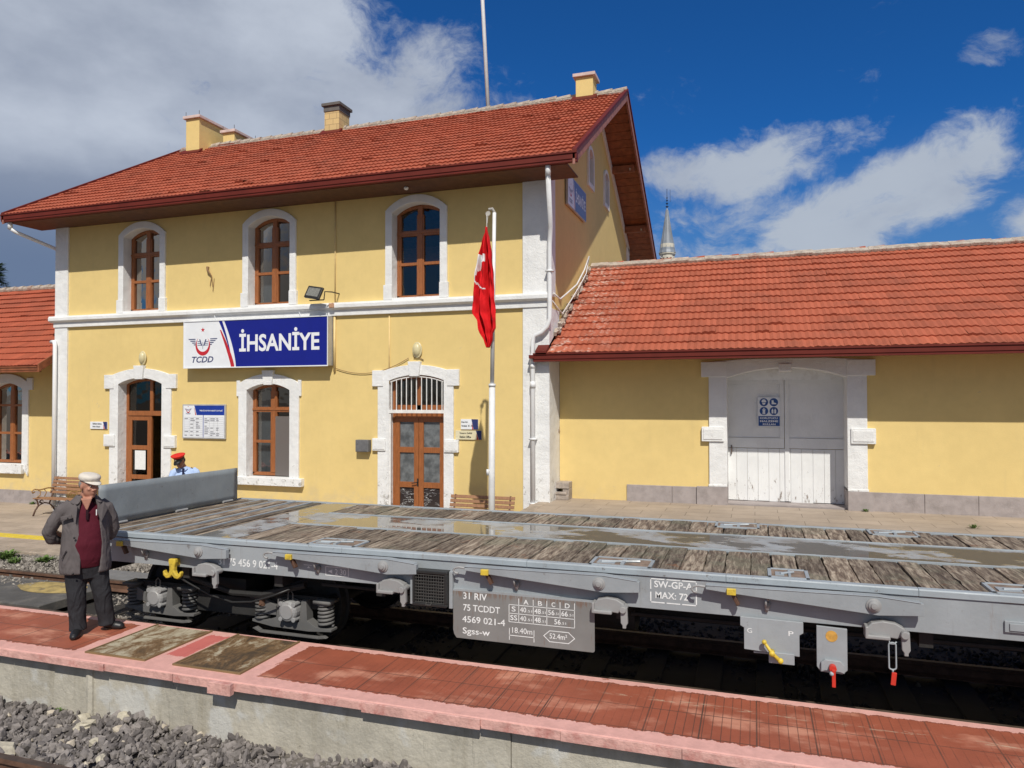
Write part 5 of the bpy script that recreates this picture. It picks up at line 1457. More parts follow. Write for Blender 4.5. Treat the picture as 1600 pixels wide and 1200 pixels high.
def _pl():
    m, nt, b = new_mat('data_plate_grey'); p = nt.pos(); z = nt.xyz(p)[2]
    v = nt.ramp(nt.noise(p, 3, 5), .3, .7, .9, 1.06)
    c = nt.mix(1., (.205, .205, .20, 1), nt.comb(v, v, v), 'MULTIPLY')
    top = nt.ramp(z, .53, .60); st = nt.noise(nt.vmath('MULTIPLY', p, (30, 1, 3)), 1.5, 5, .7)
    f = nt.math('MULTIPLY', nt.ramp(nt.math('ADD', st, nt.math('MULTIPLY', top, .16)), .58, .75), .8)
    c = nt.mix(f, c, (.17, .11, .08, 1))
    nt.put(b.inputs['Base Color'], c); b.inputs['Roughness'].default_value = .5
    return m
mat_plate = _pl()
wagon()
# ------------------------------------------------------------------ signs
def emblem(P, cx, cz, s, red, navy, h=.003):
    """crescent open to the top, star above it, winged wheel lines at both sides"""
    o = [(cx+s*cos(radians(a)), cz+1.12*s*sin(radians(a))) for a in [130+i*10 for i in range(29)]]
    c, r = .23, .8347; a0 = math.degrees(math.asin((.766-c)/r))
    i_ = [(cx+s*r*cos(radians(a)), cz+1.12*s*(c+r*sin(radians(a)))) for a in [a0+360-k*(360-(180-2*a0))/28*1.0 for k in range(29)]]
    P.poly(red, o+i_, h)
    st = []
    for k in range(10):
        a = pi/2+k*pi/5; r2 = .30 if k % 2 == 0 else .12; st.append((cx+s*r2*cos(a), cz+s*(1.78+r2*sin(a))))
    P.poly(red, st, h)
    for k in range(5):
        z = cz+s*(.80-.21*k)
        for sg in (-1, 1):
            a, b = 1.02-.02*k, 2.0-.24*k
            pts = [(cx+sg*s*a, z), (cx+sg*s*b, z), (cx+sg*s*(b-.08), z-s*.11), (cx+sg*s*a, z-s*.11)]
            P.poly(navy, pts if sg > 0 else pts[::-1], h)
    for sg in (-1, 1):
        pts = [(cx+sg*s*.50, cz+s*.72), (cx+sg*s*.36, cz+s*.72), (cx+sg*s*.06, cz+s*.0), (cx+sg*s*.22, cz+s*.0)]
        P.poly(navy, pts, h+.0004)
        for k in range(3):
            z = cz+s*(.50-.2*k); pts = [(cx+sg*s*(.42-.08*k), z), (cx+sg*s*.74, z), (cx+sg*s*.74, z-s*.07), (cx+sg*s*(.40-.08*k), z-s*.07)]
            P.poly(navy, pts if sg > 0 else pts[::-1], h+.0002)
    P.rect(navy, cx-s*.025, cx+s*.025, cz-s*.38, cz+s*.42, h+.0006)

def name_board(parent, P, W_, H_, t, k=1.):
    """white field with emblem at the left, swoosh, blue field with the name; P origin = lower left of the face"""
    U = lambda u, v: (u*W_, (1-v)*H_)
    curve = lambda v, u0, u1, p=1.5: u0+(u1-u0)*(1-(1-v)**p)
    wh = MB(); P.rect(wh, 0, W_, 0, H_, .001); wh.build('white_face', M['signwhite'], parent, recalc=False)
    bl = MB(); n = 14
    L = [U(curve(i/n, .292, .378), i/n) for i in range(n+1)]
    P.poly(bl, L+[U(1, 1), U(1, 0)], .002)
    L1 = [U(curve(i/n*.80, .252, .352), i/n*.80) for i in range(n+1)]; L2 = [U(curve(i/n*.80, .277, .352), i/n*.80) for i in range(n+1)]
    P.poly(bl, L1+L2[::-1], .002)
    bl.build('blue_field', M['signblue'], parent, recalc=False)
    rd = MB()
    L1 = [U(curve(.2+i/n*.8, .238, .343, 1.15), .2+i/n*.8) for i in range(n+1)]; L2 = [U(curve(.2+i/n*.8, .238, .368, 1.3), .2+i/n*.8) for i in range(n+1)]
    P.poly(rd, L1+L2[::-1], .0024)
    nv = MB()
    emblem(P, .138*W_, .47*H_, .0535*W_, rd, nv, .003)
    P.text(nv, 'TCDD', .058*W_, .216*W_, .10*H_, .235*H_, .003, .02, .25)
    rd.build('red_graphics', M['signred'], parent, recalc=False); nv.build('navy_graphics', mat_navy2, parent, recalc=False)
    tx = MB(); P.text(tx, 'İHSANİYE', .402*W_, .948*W_, .315*H_, .80*H_, .004, .026)
    tx.build('station_name', M['signwhite'], parent, recalc=False)
mat_navy2 = mat_basic('dark_navy_print', (.03, .04, .14), .4, .04)

S = thing('station_sign', 'large white and blue station name board under the string course of the main front', 'sign', (-10.95, YM, 3.18))
b = MB(); b.box(-12.93, -8.98, 14.055, YM-.02, 3.18, 4.285); b.build('sign_box', M['alu'], S, bevel=.008)
f = MB()
for (a, c_, d_, e) in ((-12.94, -8.97, 3.165, 3.19), (-12.94, -8.97, 4.275, 4.295)): f.box(a, c_, 14.035, 14.056, d_, e)
for a in (-12.94, -8.985): f.box(a, a+.015, 14.035, 14.056, 3.19, 4.275)
for xx in (-12.1, -9.75): f.tube([(xx, YM-.12, 4.28), (xx-.1, YM-.10, 4.47), (xx-.12, YM-.02, 4.50)], .008, 5)
f.build('sign_frame', M['signwhite'], S)
name_board(S, Plane((-12.925, 14.052, 3.19)), 3.94, 1.085, 0)

G = thing('gable_sign', 'smaller white and blue name board high on the gable wall', 'sign', (-3.97, 16.7, 6.8))
y0, y1, z0, z1 = 15.80, 17.63, 6.81, 7.49
MB().box(-3.97, -3.915, y0-.02, y1+.02, z0-.02, z1+.02).build('sign_box', M['alu'], G, bevel=.005)
name_board(G, Plane((-3.914, y0, z0), (0, 1, 0), (0, 0, 1), (1, 0, 0)), y1-y0, z1-z0, 0)

# timetable
T = thing('timetable_board', 'framed white timetable board with blue header between the door and window', 'notice board', (-12.53, YM, 1.49))
x0, x1, z0, z1 = -13.15, -11.89, 1.485, 2.31
MB().box(x0, x1, YM-.05, YM-.005, z0, z1).build('board_frame', M['alu'], T, bevel=.006)
P = Plane((x0+.03, YM-.05, z0+.03)); w_, h_ = x1-x0-.06, z1-z0-.06
q = MB(); P.rect(q, 0, w_, 0, h_, .001); q.build('board_face', M['signwhite'], T, recalc=False)
q = MB(); hz = .70*h_; P.poly(q, [(.33*w_, hz), (w_, hz), (w_, h_), (.27*w_, h_)], .002); P.rect(q, .485*w_, .50*w_, 0, hz, .002); q.build('blue_header', mat_basic('header_blue', (.01, .04, .30), .4), T, recalc=False)
rd, nv = MB(), MB(); emblem(P, .12*w_, .845*h_, .045*w_, rd, nv, .003); P.text(nv, 'TCDD', .06*w_, .18*w_, .725*h_, .765*h_, .003, .02, .2)
P.poly(rd, [(.295*w_, hz), (.318*w_, hz), (.275*w_, .93*h_), (.27*w_, .93*h_)], .002)
rd.build('red_graphics', M['signred'], T, recalc=False); nv.build('navy_graphics', M['navy'], T, recalc=False)
q = MB(); P.text(q, 'TREN İSTASYON HAREKET SAATLERİ', .40*w_, .96*w_, .82*h_, .875*h_, .004, .02); q.build('lettering', M['signwhite'], T, recalc=False)
q = MB()
for s0, s1 in ((.03, .47), (.52, .98)):
    for k in range(11): P.rect(q, s0*w_, s1*w_, (.04+.058*k)*h_, (.044+.058*k)*h_, .003)
    for k in (0, .27, .5, .7, 1.): P.rect(q, (s0+(s1-s0)*k)*w_-.001, (s0+(s1-s0)*k)*w_+.002, .04*h_, .62*h_, .003)
random.seed(4)
for s0 in (.035, .525):
    for k in range(10):
        for c_ in range(3):
            if random.random() < .65:
                a = s0+c_*.14; P.rect(q, a*w_, (a+random.uniform(.05, .12))*w_, (.055+.058*k)*h_, (.078+.058*k)*h_, .003)
q.build('table_lines', M['inkgrey'], T, recalc=False)

def small_sign(x0, x1, z0, z1, lines, label, face=None, cutu=.76):
    s = thing('door_sign', label, 'sign', ((x0+x1)/2, YM, z0), 'small direction plates by the doors')
    MB().box(x0, x1, YM-.03, YM-.004, z0, z1).build('plate', face or M['signwhite'], s, bevel=.002)
    P = Plane((x0, YM-.03, z0)); w_, h_ = x1-x0, z1-z0
    q = MB(); P.poly(q, [((cutu+.12)*w_, 0), (w_, 0), (w_, h_), (cutu*w_, h_)], .0015); q.build('blue_corner', mat_navy2, s, recalc=False)
    q = MB(); P.poly(q, [((cutu+.04)*w_, 0), ((cutu+.11)*w_, 0), ((cutu+.02)*w_, .7*h_)], .0012); q.build('red_corner', M['signred'], s, recalc=False)
    q = MB()
    for (tx, a, b, c_, d_) in lines: P.text(q, tx, a*w_, b*w_, c_*h_, d_*h_, .002, .03)
    q.build('lettering', M['blackp'], s, recalc=False)
small_sign(-16.09, -15.53, 1.68, 1.865, [('Bekleme Salonu', .16, .68, .60, .84), ('Bilet Gişesi', .16, .60, .18, .42)], 'small white plate left of the open door')
small_sign(-5.88, -5.49, 1.79, 2.005, [('Bölge Müd.', .04, .42, .62, .78), ('Hareket  45 - 46', .04, .70, .26, .44)], 'white plate right of the double door, upper of two', cutu=.62)
small_sign(-6.00, -5.41, 1.575, 1.765, [('İstasyon Şefliği', .16, .64, .60, .84), ('Station Office', .16, .60, .18, .42)], 'yellowed plate right of the double door, lower of two', M['creamsign'], cutu=.78)

# safety sign on the warehouse door
s = thing('safety_sign', 'white and blue protective clothing sign on the warehouse door', 'sign', (.28, YW+.53, 1.87))
ys = YW+.527; x0, x1, z0, z1 = .07, .49, 1.865, 2.455
MB().box(x0, x1, ys-.012, ys, z0, z1).build('plate', M['signwhite'], s, bevel=.002)
P = Plane((x0, ys-.012, z0)); w_, h_ = x1-x0, z1-z0
q = MB(); P.rect(q, .03*w_, .99*w_, .02*h_, .355*h_, .0012)
disc = lambda cx, cz, r: [(cx+r*cos(2*pi*i/28), cz+r*sin(2*pi*i/28)) for i in range(28)]
C = [(.28*w_, .83*h_), (.73*w_, .83*h_), (.28*w_, .53*h_), (.73*w_, .53*h_)]; r = .195*w_
for (a, b_) in C: P.poly(q, disc(a, b_, r), .0012)
q.build('blue_print', M['sky_blue_sign'], s, recalc=False)
q = MB()
for i, t_ in enumerate(('KORUYUCU', 'MALZEME', 'KULLAN')): P.text(q, t_, (.10, .10, .23)[i]*w_, (.90, .92, .80)[i]*w_, (.255-.105*i)*h_, (.32-.105*i)*h_, .002, .03)
a, b_ = C[0]; P.poly(q, [(a-.6*r, b_+.1*r)]+[(a+.55*r*cos(t), b_+.1*r+.62*r*sin(t)) for t in [pi-i*pi/8 for i in range(9)]]+[(a+.65*r, b_+.1*r), (a+.4*r, b_-.0*r), (a-.4*r, b_-.0*r)], .002)
P.poly(q, [(a-.4*r, b_-.12*r), (a+.4*r, b_-.12*r), (a+.3*r, b_-.5*r), (a, b_-.7*r), (a-.3*r, b_-.5*r)], .002)
a, b_ = C[1]; P.poly(q, [(a-.5*r, b_+.5*r), (a-.05*r, b_+.5*r), (a+.0*r, b_-.05*r), (a+.55*r, b_-.25*r), (a+.6*r, b_-.5*r), (a-.5*r, b_-.5*r)], .002)
a, b_ = C[2]; P.poly(q, disc(a, b_+.62*r, .15*r), .002); P.poly(q, [(a-.38*r, b_+.42*r), (a+.38*r, b_+.42*r), (a+.28*r, b_-.05*r), (a+.3*r, b_-.8*r), (a+.05*r, b_-.8*r), (a, b_-.2*r), (a-.05*r, b_-.8*r), (a-.3*r, b_-.8*r), (a-.28*r, b_-.05*r)], .002)
a, b_ = C[3]
for sg in (-1, 1): P.poly(q, [(a+sg*.12*r, b_-.6*r), (a+sg*.5*r, b_-.6*r), (a+sg*.55*r, b_+.1*r), (a+sg*.3*r, b_+.65*r), (a+sg*.1*r, b_+.2*r)], .002)
q.build('white_print', M['signwhite'], s, recalc=False)

# ------------------------------------------------------------------ small wall fittings
def wall_lamp(x, z, label):
    t = thing('wall_lamp', label, 'lamp', (x, YM, z-.17), 'oval wall lamps over the doors')
    b = MB(); b.lathe([(.105, -.02), (.115, -.03), (.115, -.045), (.10, -.055)], (x, YM, z), 24, axis='y'); b.v = [(v[0], v[1], z+(v[2]-z)*1.5) for v in b.v]; b.build('backplate', M['lampglass'], t, bevel=.004)
    c = MB(); c.ball((x, YM-.055, z), (.085, .06, .135), n=20, m=12); c.build('lamp_cover', M['lampglass'], t, smooth=True)
wall_lamp(-14.40, 3.46, 'cream oval lamp over the open door at the left')
wall_lamp(-6.89, 3.49, 'cream oval lamp over the grilled double door')
f = thing('floodlight', 'black square floodlight tilted on an arm above the name board', 'floodlight', (-9.2, YM-.15, 4.6))
R_ = Euler((radians(-22), radians(10), radians(-8)))
b = MB(); b.obox((-9.20, 13.85, 4.78), (.42, .06, .29), R_); bo = b.build('lamp_housing', M['blackp'], f, bevel=.012)
b = MB(); b.obox(Vector((-9.20, 13.85, 4.78))+R_.to_matrix() @ Vector((0, -.034, .0)), (.33, .006, .20), R_); b.build('reflector_glass', mat_basic('led_face', (.20, .20, .18), .3, .3, 40), bo)
b = MB(); b.tube([(-9.35, 13.9, 4.62), (-8.98, 13.9, 4.62)], .014, 6); b.tube([(-8.98, 13.9, 4.62), (-8.96, 13.9, 4.80), (-8.84, 14.0, 4.80), (-8.84, YM, 4.80)], .014, 6)
for q in range(5): b.obox(Vector((-9.20, 13.85, 4.78))+R_.to_matrix() @ Vector((-.16+.08*q, .045, 0)), (.008, .03, .24), R_)
b.build('bracket', M['blackp'], f)
f = thing('mailbox', 'grey metal box on the wall left of the double door', 'wall box', (-8.17, YM, 1.26))
b = MB(); b.box(-8.335, -8.02, YM-.15, YM-.0, 1.27, 1.535); bo = b.build('box_body', M['boxgrey'], f, bevel=.01)
b = MB(); b.box(-8.31, -8.05, YM-.156, YM-.151, 1.29, 1.515); b.cyl((-8.28, YM-.17, 1.46), (-8.28, YM-.15, 1.46), .018, 10); b.build('box_door', M['boxgrey'], f, bevel=.004)
f = thing('meter_box', 'small grey plastic meter box low on the warehouse wall', 'meter', (-4.0, YW, 1.68))
b = MB(); b.box(-4.07, -3.94, YW-.05, YW, 1.86, 2.0); b.build('box_body', mat_basic('aged_plastic', (.42, .40, .30), .6), f, bevel=.006)
b = MB(); b.cyl((-3.985, YW-.09, 1.75), (-3.985, YW, 1.75), .065, 16); b.box(-4.04, -3.93, YW-.03, YW, 1.69, 1.84); b.build('dial', mat_basic('brownish_plastic', (.28, .22, .20), .4), f, bevel=.005)
s = MB(); s.ball((-6.9, 13.75, 6.86), (.05, .05, .04)); tag(s.build('ceiling_bulb', M['grille'], smooth=True), 'tiny pale lamp fixed under the main eaves above the third upper window', 'lamp')

# ------------------------------------------------------------------ flagpole and flag
PY = 11.6
fp = thing('flagpole', 'white stepped flagpole in front of the station door', 'flagpole', (-4.225, PY, GZ))
b = MB(); b.tube([(-4.225, PY, GZ), (-4.207, PY, 2.64)], [.056, .052], 16); b.cyl((-4.207, PY, 2.64), (-4.207, PY, 2.69), .059, 16); b.box(-4.28, -4.245, PY-.09, PY-.045, 1.15, 1.25)
b.build('lower_pole', M['pole'], fp, smooth=True)
b = MB(); b.tube([(-4.207, PY, 2.675), (-4.162, PY, 5.597)], [.036, .031], 14); b.build('upper_pole', M['pole'], fp, smooth=True)
b = MB(); b.tube([(-4.162, PY, 5.597), (-4.19, PY-.027, 5.66), (-4.252, PY-.036, 5.65)], .027, 8); b.lathe([(.04, -.011), (.045, 0), (.04, .011)], (-4.261, PY-.045, 5.578), 14, axis='y'); b.tube([(-4.261, PY-.045, 5.578), (-4.279, PY-.045, 5.417)], .009, 6)
b.build('pulley', mat_basic('dirty_fitting', (.4, .38, .34), .6, .2), fp)
b = MB(); b.tube([(-4.279, PY-.063, 5.55), (-4.275, PY-.063, 5.28)], .0045, 5); b.build('halyard', M['grille'], fp)
# hanging flag: outline (z: left, right) in metres along the pole, folds in depth
prof = [(5.336, -4.268, -4.257), (5.119, -4.327, -4.219), (4.885, -4.386, -4.17), (4.617, -4.435, -4.138), (4.325, -4.483, -4.111), (4.032, -4.505, -4.095), (3.881, -4.505, -4.09), (3.764, -4.424, -4.084), (3.614, -4.392, -4.084), (3.53, -4.359, -4.133), (3.43, -4.295, -4.149), (3.296, -4.251, -4.219)]
def interp(z, k):
    for a, b_ in zip(prof, prof[1:]):
        if b_[0] <= z <= a[0]:
            t = (a[0]-z)/(a[0]-b_[0]); return a[k]+(b_[k]-a[k])*t
    return prof[-1][k]
b = MB(); NZ, NU = 110, 36; vs = []; ZT, ZB = 5.336, 3.296
for i in range(NZ+1):
    t = i/NZ; z = ZT+(ZB-ZT)*t; l, r = interp(z, 1), interp(z, 2); q = 5.66-2.44*t
    for j in range(NU+1):
        u = j/NU; x = l+(r-l)*u; amp = .09*min(1, (r-l)/.27)
        y = PY-.12+amp*sin(u*13+q*1.2+.6*sin(q*2))*.8+.03*sin(u*27+q*3.5)+.011*sin(u*9+q*17)
        vs.append((x+.005*sin(q*9+u*4), y, z))
b.v = vs
for i in range(NZ):      # white crescent, seen folded along the left edge
    q = 5.66-2.44*(i+.5)/NZ
    for j in range(NU):
        u = (j+.5)/NU; b.f.append((i*(NU+1)+j, i*(NU+1)+j+1, (i+1)*(NU+1)+j+1, (i+1)*(NU+1)+j)); b.c.append(.5)
        wht = 0
        if 4.95 < q < 5.10 and u < .50: wht = 1
        if 4.58 < q < 4.96 and u < .04+.22*max(0, (q-4.66)/.28)**2: wht = 1
        if 4.38 < q < 4.62 and u < .58 and abs(q-(4.60-.20*min(1, u/.5)**.6)) < .020*(1.1-u/.6)+.003: wht = 1
        b.m.append(wht)
fo = b.build('flag', [M['flagred'], M['flagwhite']], smooth=True, recalc=False)
so = fo.modifiers.new('thick', 'SOLIDIFY'); so.thickness = .004
tag(fo, 'red flag with white crescent hanging limp from the flagpole', 'flag')

# white mast behind the ridge
mst = thing('white_mast', 'tall thin white mast rising behind the ridge into the sky', 'mast', (-7.38, 20.2, 9.9))
b = MB(); b.tube([(-7.38, 20.2, 9.9), (-7.62, 20.2, 14.4), (-7.72, 20.2, 16.2)], [.062, .058, .05], 12); b.build('pole', M['pole'], mst, smooth=True)
b = MB(); b.lathe([(.10, 0), (.10, .3), (.07, .34)], (-7.38, 20.2, 9.8), 14); b.build('socket', M['lead'], mst)

# ------------------------------------------------------------------ benches
def bench(loc, rz, label, w_=1.40):
    t = thing('bench', label, 'bench', (0, 0, 0), 'slatted benches with cast iron legs')
    b = MB()
    for k in range(5): yy = -.24+.095*k; b.box(-w_/2, w_/2, yy, yy+.075, .425-.012*abs(k-1), .450-.012*abs(k-1))
    b.build('seat', M['benchwood'], t, bevel=.006)
    b = MB()
    for k in range(5):
        z = .52+.085*k; y = .24+.03*k; b.obox((0, y, z+.02), (w_, .022, .068), Euler((radians(-18), 0, 0)))
    b.build('backrest', M['benchwood'], t, bevel=.006)
    for sx in (-w_/2+.10, w_/2-.10):
        b = MB()
        b.tube([(sx, -.30, 0), (sx, -.24, .14), (sx, -.16, .24), (sx, -.19, .36), (sx, -.24, .42)], .020, 8)
        b.tube([(sx, .32, 0), (sx, .24, .16), (sx, .14, .26), (sx, .20, .42), (sx, .26, .56), (sx, .38, .92)], .020, 8)
        b.tube([(sx, -.25, .41), (sx, .22, .40)], .018, 8); b.tube([(sx, -.16, .24), (sx, 0, .30), (sx, .14, .26)], .016, 8)
        for q in range(5): a = q*pi/4; b.tube([(sx, -.08+.06*cos(a+i*.6)*(1-i*.12), .33+.05*sin(a+i*.6)*(1-i*.12)) for i in range(6)], .008, 5)
        b.build('leg', M['irondark'], t, smooth=True)
        b = MB()
        b.tube([(sx, .30, .63), (sx, .10, .66), (sx, -.12, .63), (sx, -.27, .66), (sx, -.34, .62), (sx, -.31, .57), (sx, -.26, .60)], .018, 8)
        b.tube([(sx, -.24, .43), (sx, -.12, .50), (sx, -.10, .58), (sx, -.16, .62)], .014, 7); b.tube([(sx, .0, .45), (sx, .06, .55), (sx, .0, .63)], .012, 7)
        b.build('armrest', M['iron'], t, smooth=True)
    t.location = loc; t.rotation_euler.z = rz; return t
b1 = bench((-16.37, 13.74, GZ), 0, 'slatted bench with scrolled iron legs at the left, partly behind the standing man')
b2 = copy_tree(b1, (-5.28, 13.62, GZ), 0); b2['label'] = 'slatted bench right of the double door behind the flagpole, only its backrest visible'

# ------------------------------------------------------------------ minaret and far tree
mn = thing('minaret', 'distant minaret with pointed grey lead spire over the warehouse ridge', 'minaret', (-7.7, 70, -1))
cx, cy = -7.70, 70
b = MB(); b.lathe([(.80, -1), (.72, 14.6), (.66, 16.1), (.66, 17.0)], (cx, cy, 0), 12); bo = b.build('shaft', M['minstone'], mn)
b = MB(); b.lathe([(.74, 15.98), (.78, 16.02), (.78, 16.10), (.70, 16.14)], (cx, cy, 0), 12); b.build('cornice', M['minstone'], mn)
b = MB()
for k in range(12):
    a = 2*pi*k/12+.1
    b.prism([(cx+.66*cos(a)-.07, 0), (cx, 0)], 0, 1) if False else None
    p = Vector((cx+.665*cos(a), cy+.665*sin(a), 15.35)); b.obox(p, (.03, .13, .62), Euler((0, 0, a)))
b.build('window', M['dark'], mn)
b = MB(); b.lathe([(.80, 16.13), (.70, 16.4), (.42, 18.1), (.18, 19.6), (.10, 20.25), (.03, 20.45)], (cx, cy, 0), 12)
for k in range(12):
    a = 2*pi*k/12; b.tube([(cx+r_*cos(a), cy+r_*sin(a), z_) for r_, z_ in ((.81, 16.13), (.71, 16.4), (.43, 18.1), (.19, 19.6), (.11, 20.25))], .022, 5)
b.build('spire', M['lead'], mn)
b = MB(); b.tube([(cx, cy, 20.3), (cx, cy, 22.3)], .022, 6)
for z_, r_ in ((20.55, .15), (20.85, .12), (21.15, .09), (21.4, .07)): b.lathe([(.02, -.07), (r_, .03), (r_, .05), (.02, .08)], (cx, cy, z_), 12)
b.tube([(cx+.30, cy, 21.0), (cx+.30, cy, 22.2)], .015, 5); b.build('finial', mat_basic('dark_bronze', (.03, .035, .05), .4, metal=.5), mn)
b = MB()
for a in (-.5, 2.2): p = (cx+.76*cos(a), cy-.55, 15.75); b.lathe([(.04, -.1), (.14, -.28), (.15, -.3), (.10, -.12)], p, 12, axis='y')
b.build('loudspeaker', M['alu'], mn)
tr_ = thing('conifer', 'top of a dark conifer beyond the left wing roof', 'tree', (-40.8, 30, -1))
b = MB(); b.tube([(-40.8, 30, -1), (-40.8, 30, 5), (-40.75, 30, 10.0)], [.28, .2, .04], 8); b.build('trunk', M['bark'], tr_)
b = MB(); random.seed(9)
for i in range(2600):
    z = random.uniform(2.2, 10.1); rad = (10.4-z)*.30*(.75+.35*sin(z*5.2)); a = random.uniform(0, 6.28); r_ = rad*sqrt(random.random())
    p = Vector((-40.8+r_*cos(a), 30+r_*sin(a), z-.15*r_)); s_ = random.uniform(.10, .26)
    d_ = Vector((cos(a), sin(a), random.uniform(-.4, .5))).normalized(); sd = d_.cross(Vector((0, 0, 1))).normalized()
    b.add([p, p+d_*s_+sd*s_*.35, p+d_*s_*1.9, p+d_*s_-sd*s_*.35+Vector((0, 0, .03))], [(0, 1, 2, 3)], 0, random.random())
b.build('crown', M['leaf'], tr_, recalc=False)
# ------------------------------------------------------------------ people
def hand(mb, w, d, side, palm_n, L=.085):
    """relaxed hand: palm block and five bent fingers; w wrist, d direction to the fingertips"""
    d = Vector(d).normalized(); n = Vector(palm_n).normalized(); s = d.cross(n).normalized()*side
    w = Vector(w)
    mb.tube([w-d*.02, w+d*.03, w+d*L], [.026, .034, .036], 10, flat=.55)
    for k, (o, l) in enumerate(((-.030, .062), (-.010, .072), (.010, .068), (.029, .052))):
        b = w+d*(L-.005)+s*o
        mb.tube([b, b+d*l*.45+n*.006, b+d*l*.8+n*.022, b+d*l*.95+n*.036], [.0095, .009, .0085, .0065], 7)
    b = w+d*.03-s*.032
    mb.tube([b, b-s*.022+d*.025+n*.008, b-s*.026+d*.055+n*.018], [.012, .0105, .0085], 7)

def head(mb, c, R, r=.105, wide=.80):
    """skull, jaw, nose, ears, brow, lips; R turns local (-Y is the face)"""
    c = Vector(c)
    T = lambda x, y, z: c+R @ Vector((x, y, z))
    mb.ball(T(0, .012, .025), (r*wide, r*.98, r*1.05), rot=R, n=20, m=14)
    mb.ball(T(0, -.030, -.045), (r*.66, r*.68, r*.82), rot=R, n=18, m=12)
    mb.ball(T(0, -.062, -.098), (r*.34, r*.30, r*.24), rot=R)
    for s in (-1, 1):
        mb.ball(T(s*.038, -.072, -.022), (.024, .018, .020), rot=R)          # cheek
        mb.ball(T(s*r*wide*.99, .008, -.012), (.010, .020, .032), rot=R)      # ear
        mb.ball(T(s*.032, -.085, .030), (.024, .012, .008), rot=R)            # brow
    mb.tube([T(0, -.088, .022), T(0, -.106, -.008), T(0, -.118, -.028)], [.010, .013, .016], 8)
    for s in (-1, 1): mb.ball(T(s*.013, -.104, -.032), (.010, .011, .009), rot=R)
    mb.ball(T(0, -.090, -.060), (.025, .012, .006), rot=R); mb.ball(T(0, -.088, -.072), (.022, .012, .007), rot=R)
    return T

def eyes(T, R, parent):
    e = MB()
    for s in (-1, 1): e.ball(T(s*.032, -.0815, .012), (.0135, .011, .0085), 0, rot=R, n=10, m=7); e.ball(T(s*.032, -.0905, .011), (.006, .004, .006), 1, rot=R, n=8, m=6)
    e.build('eyes', [mat_basic('eye_white', (.5, .47, .43), .3), M['blackshoe']], parent, smooth=True)

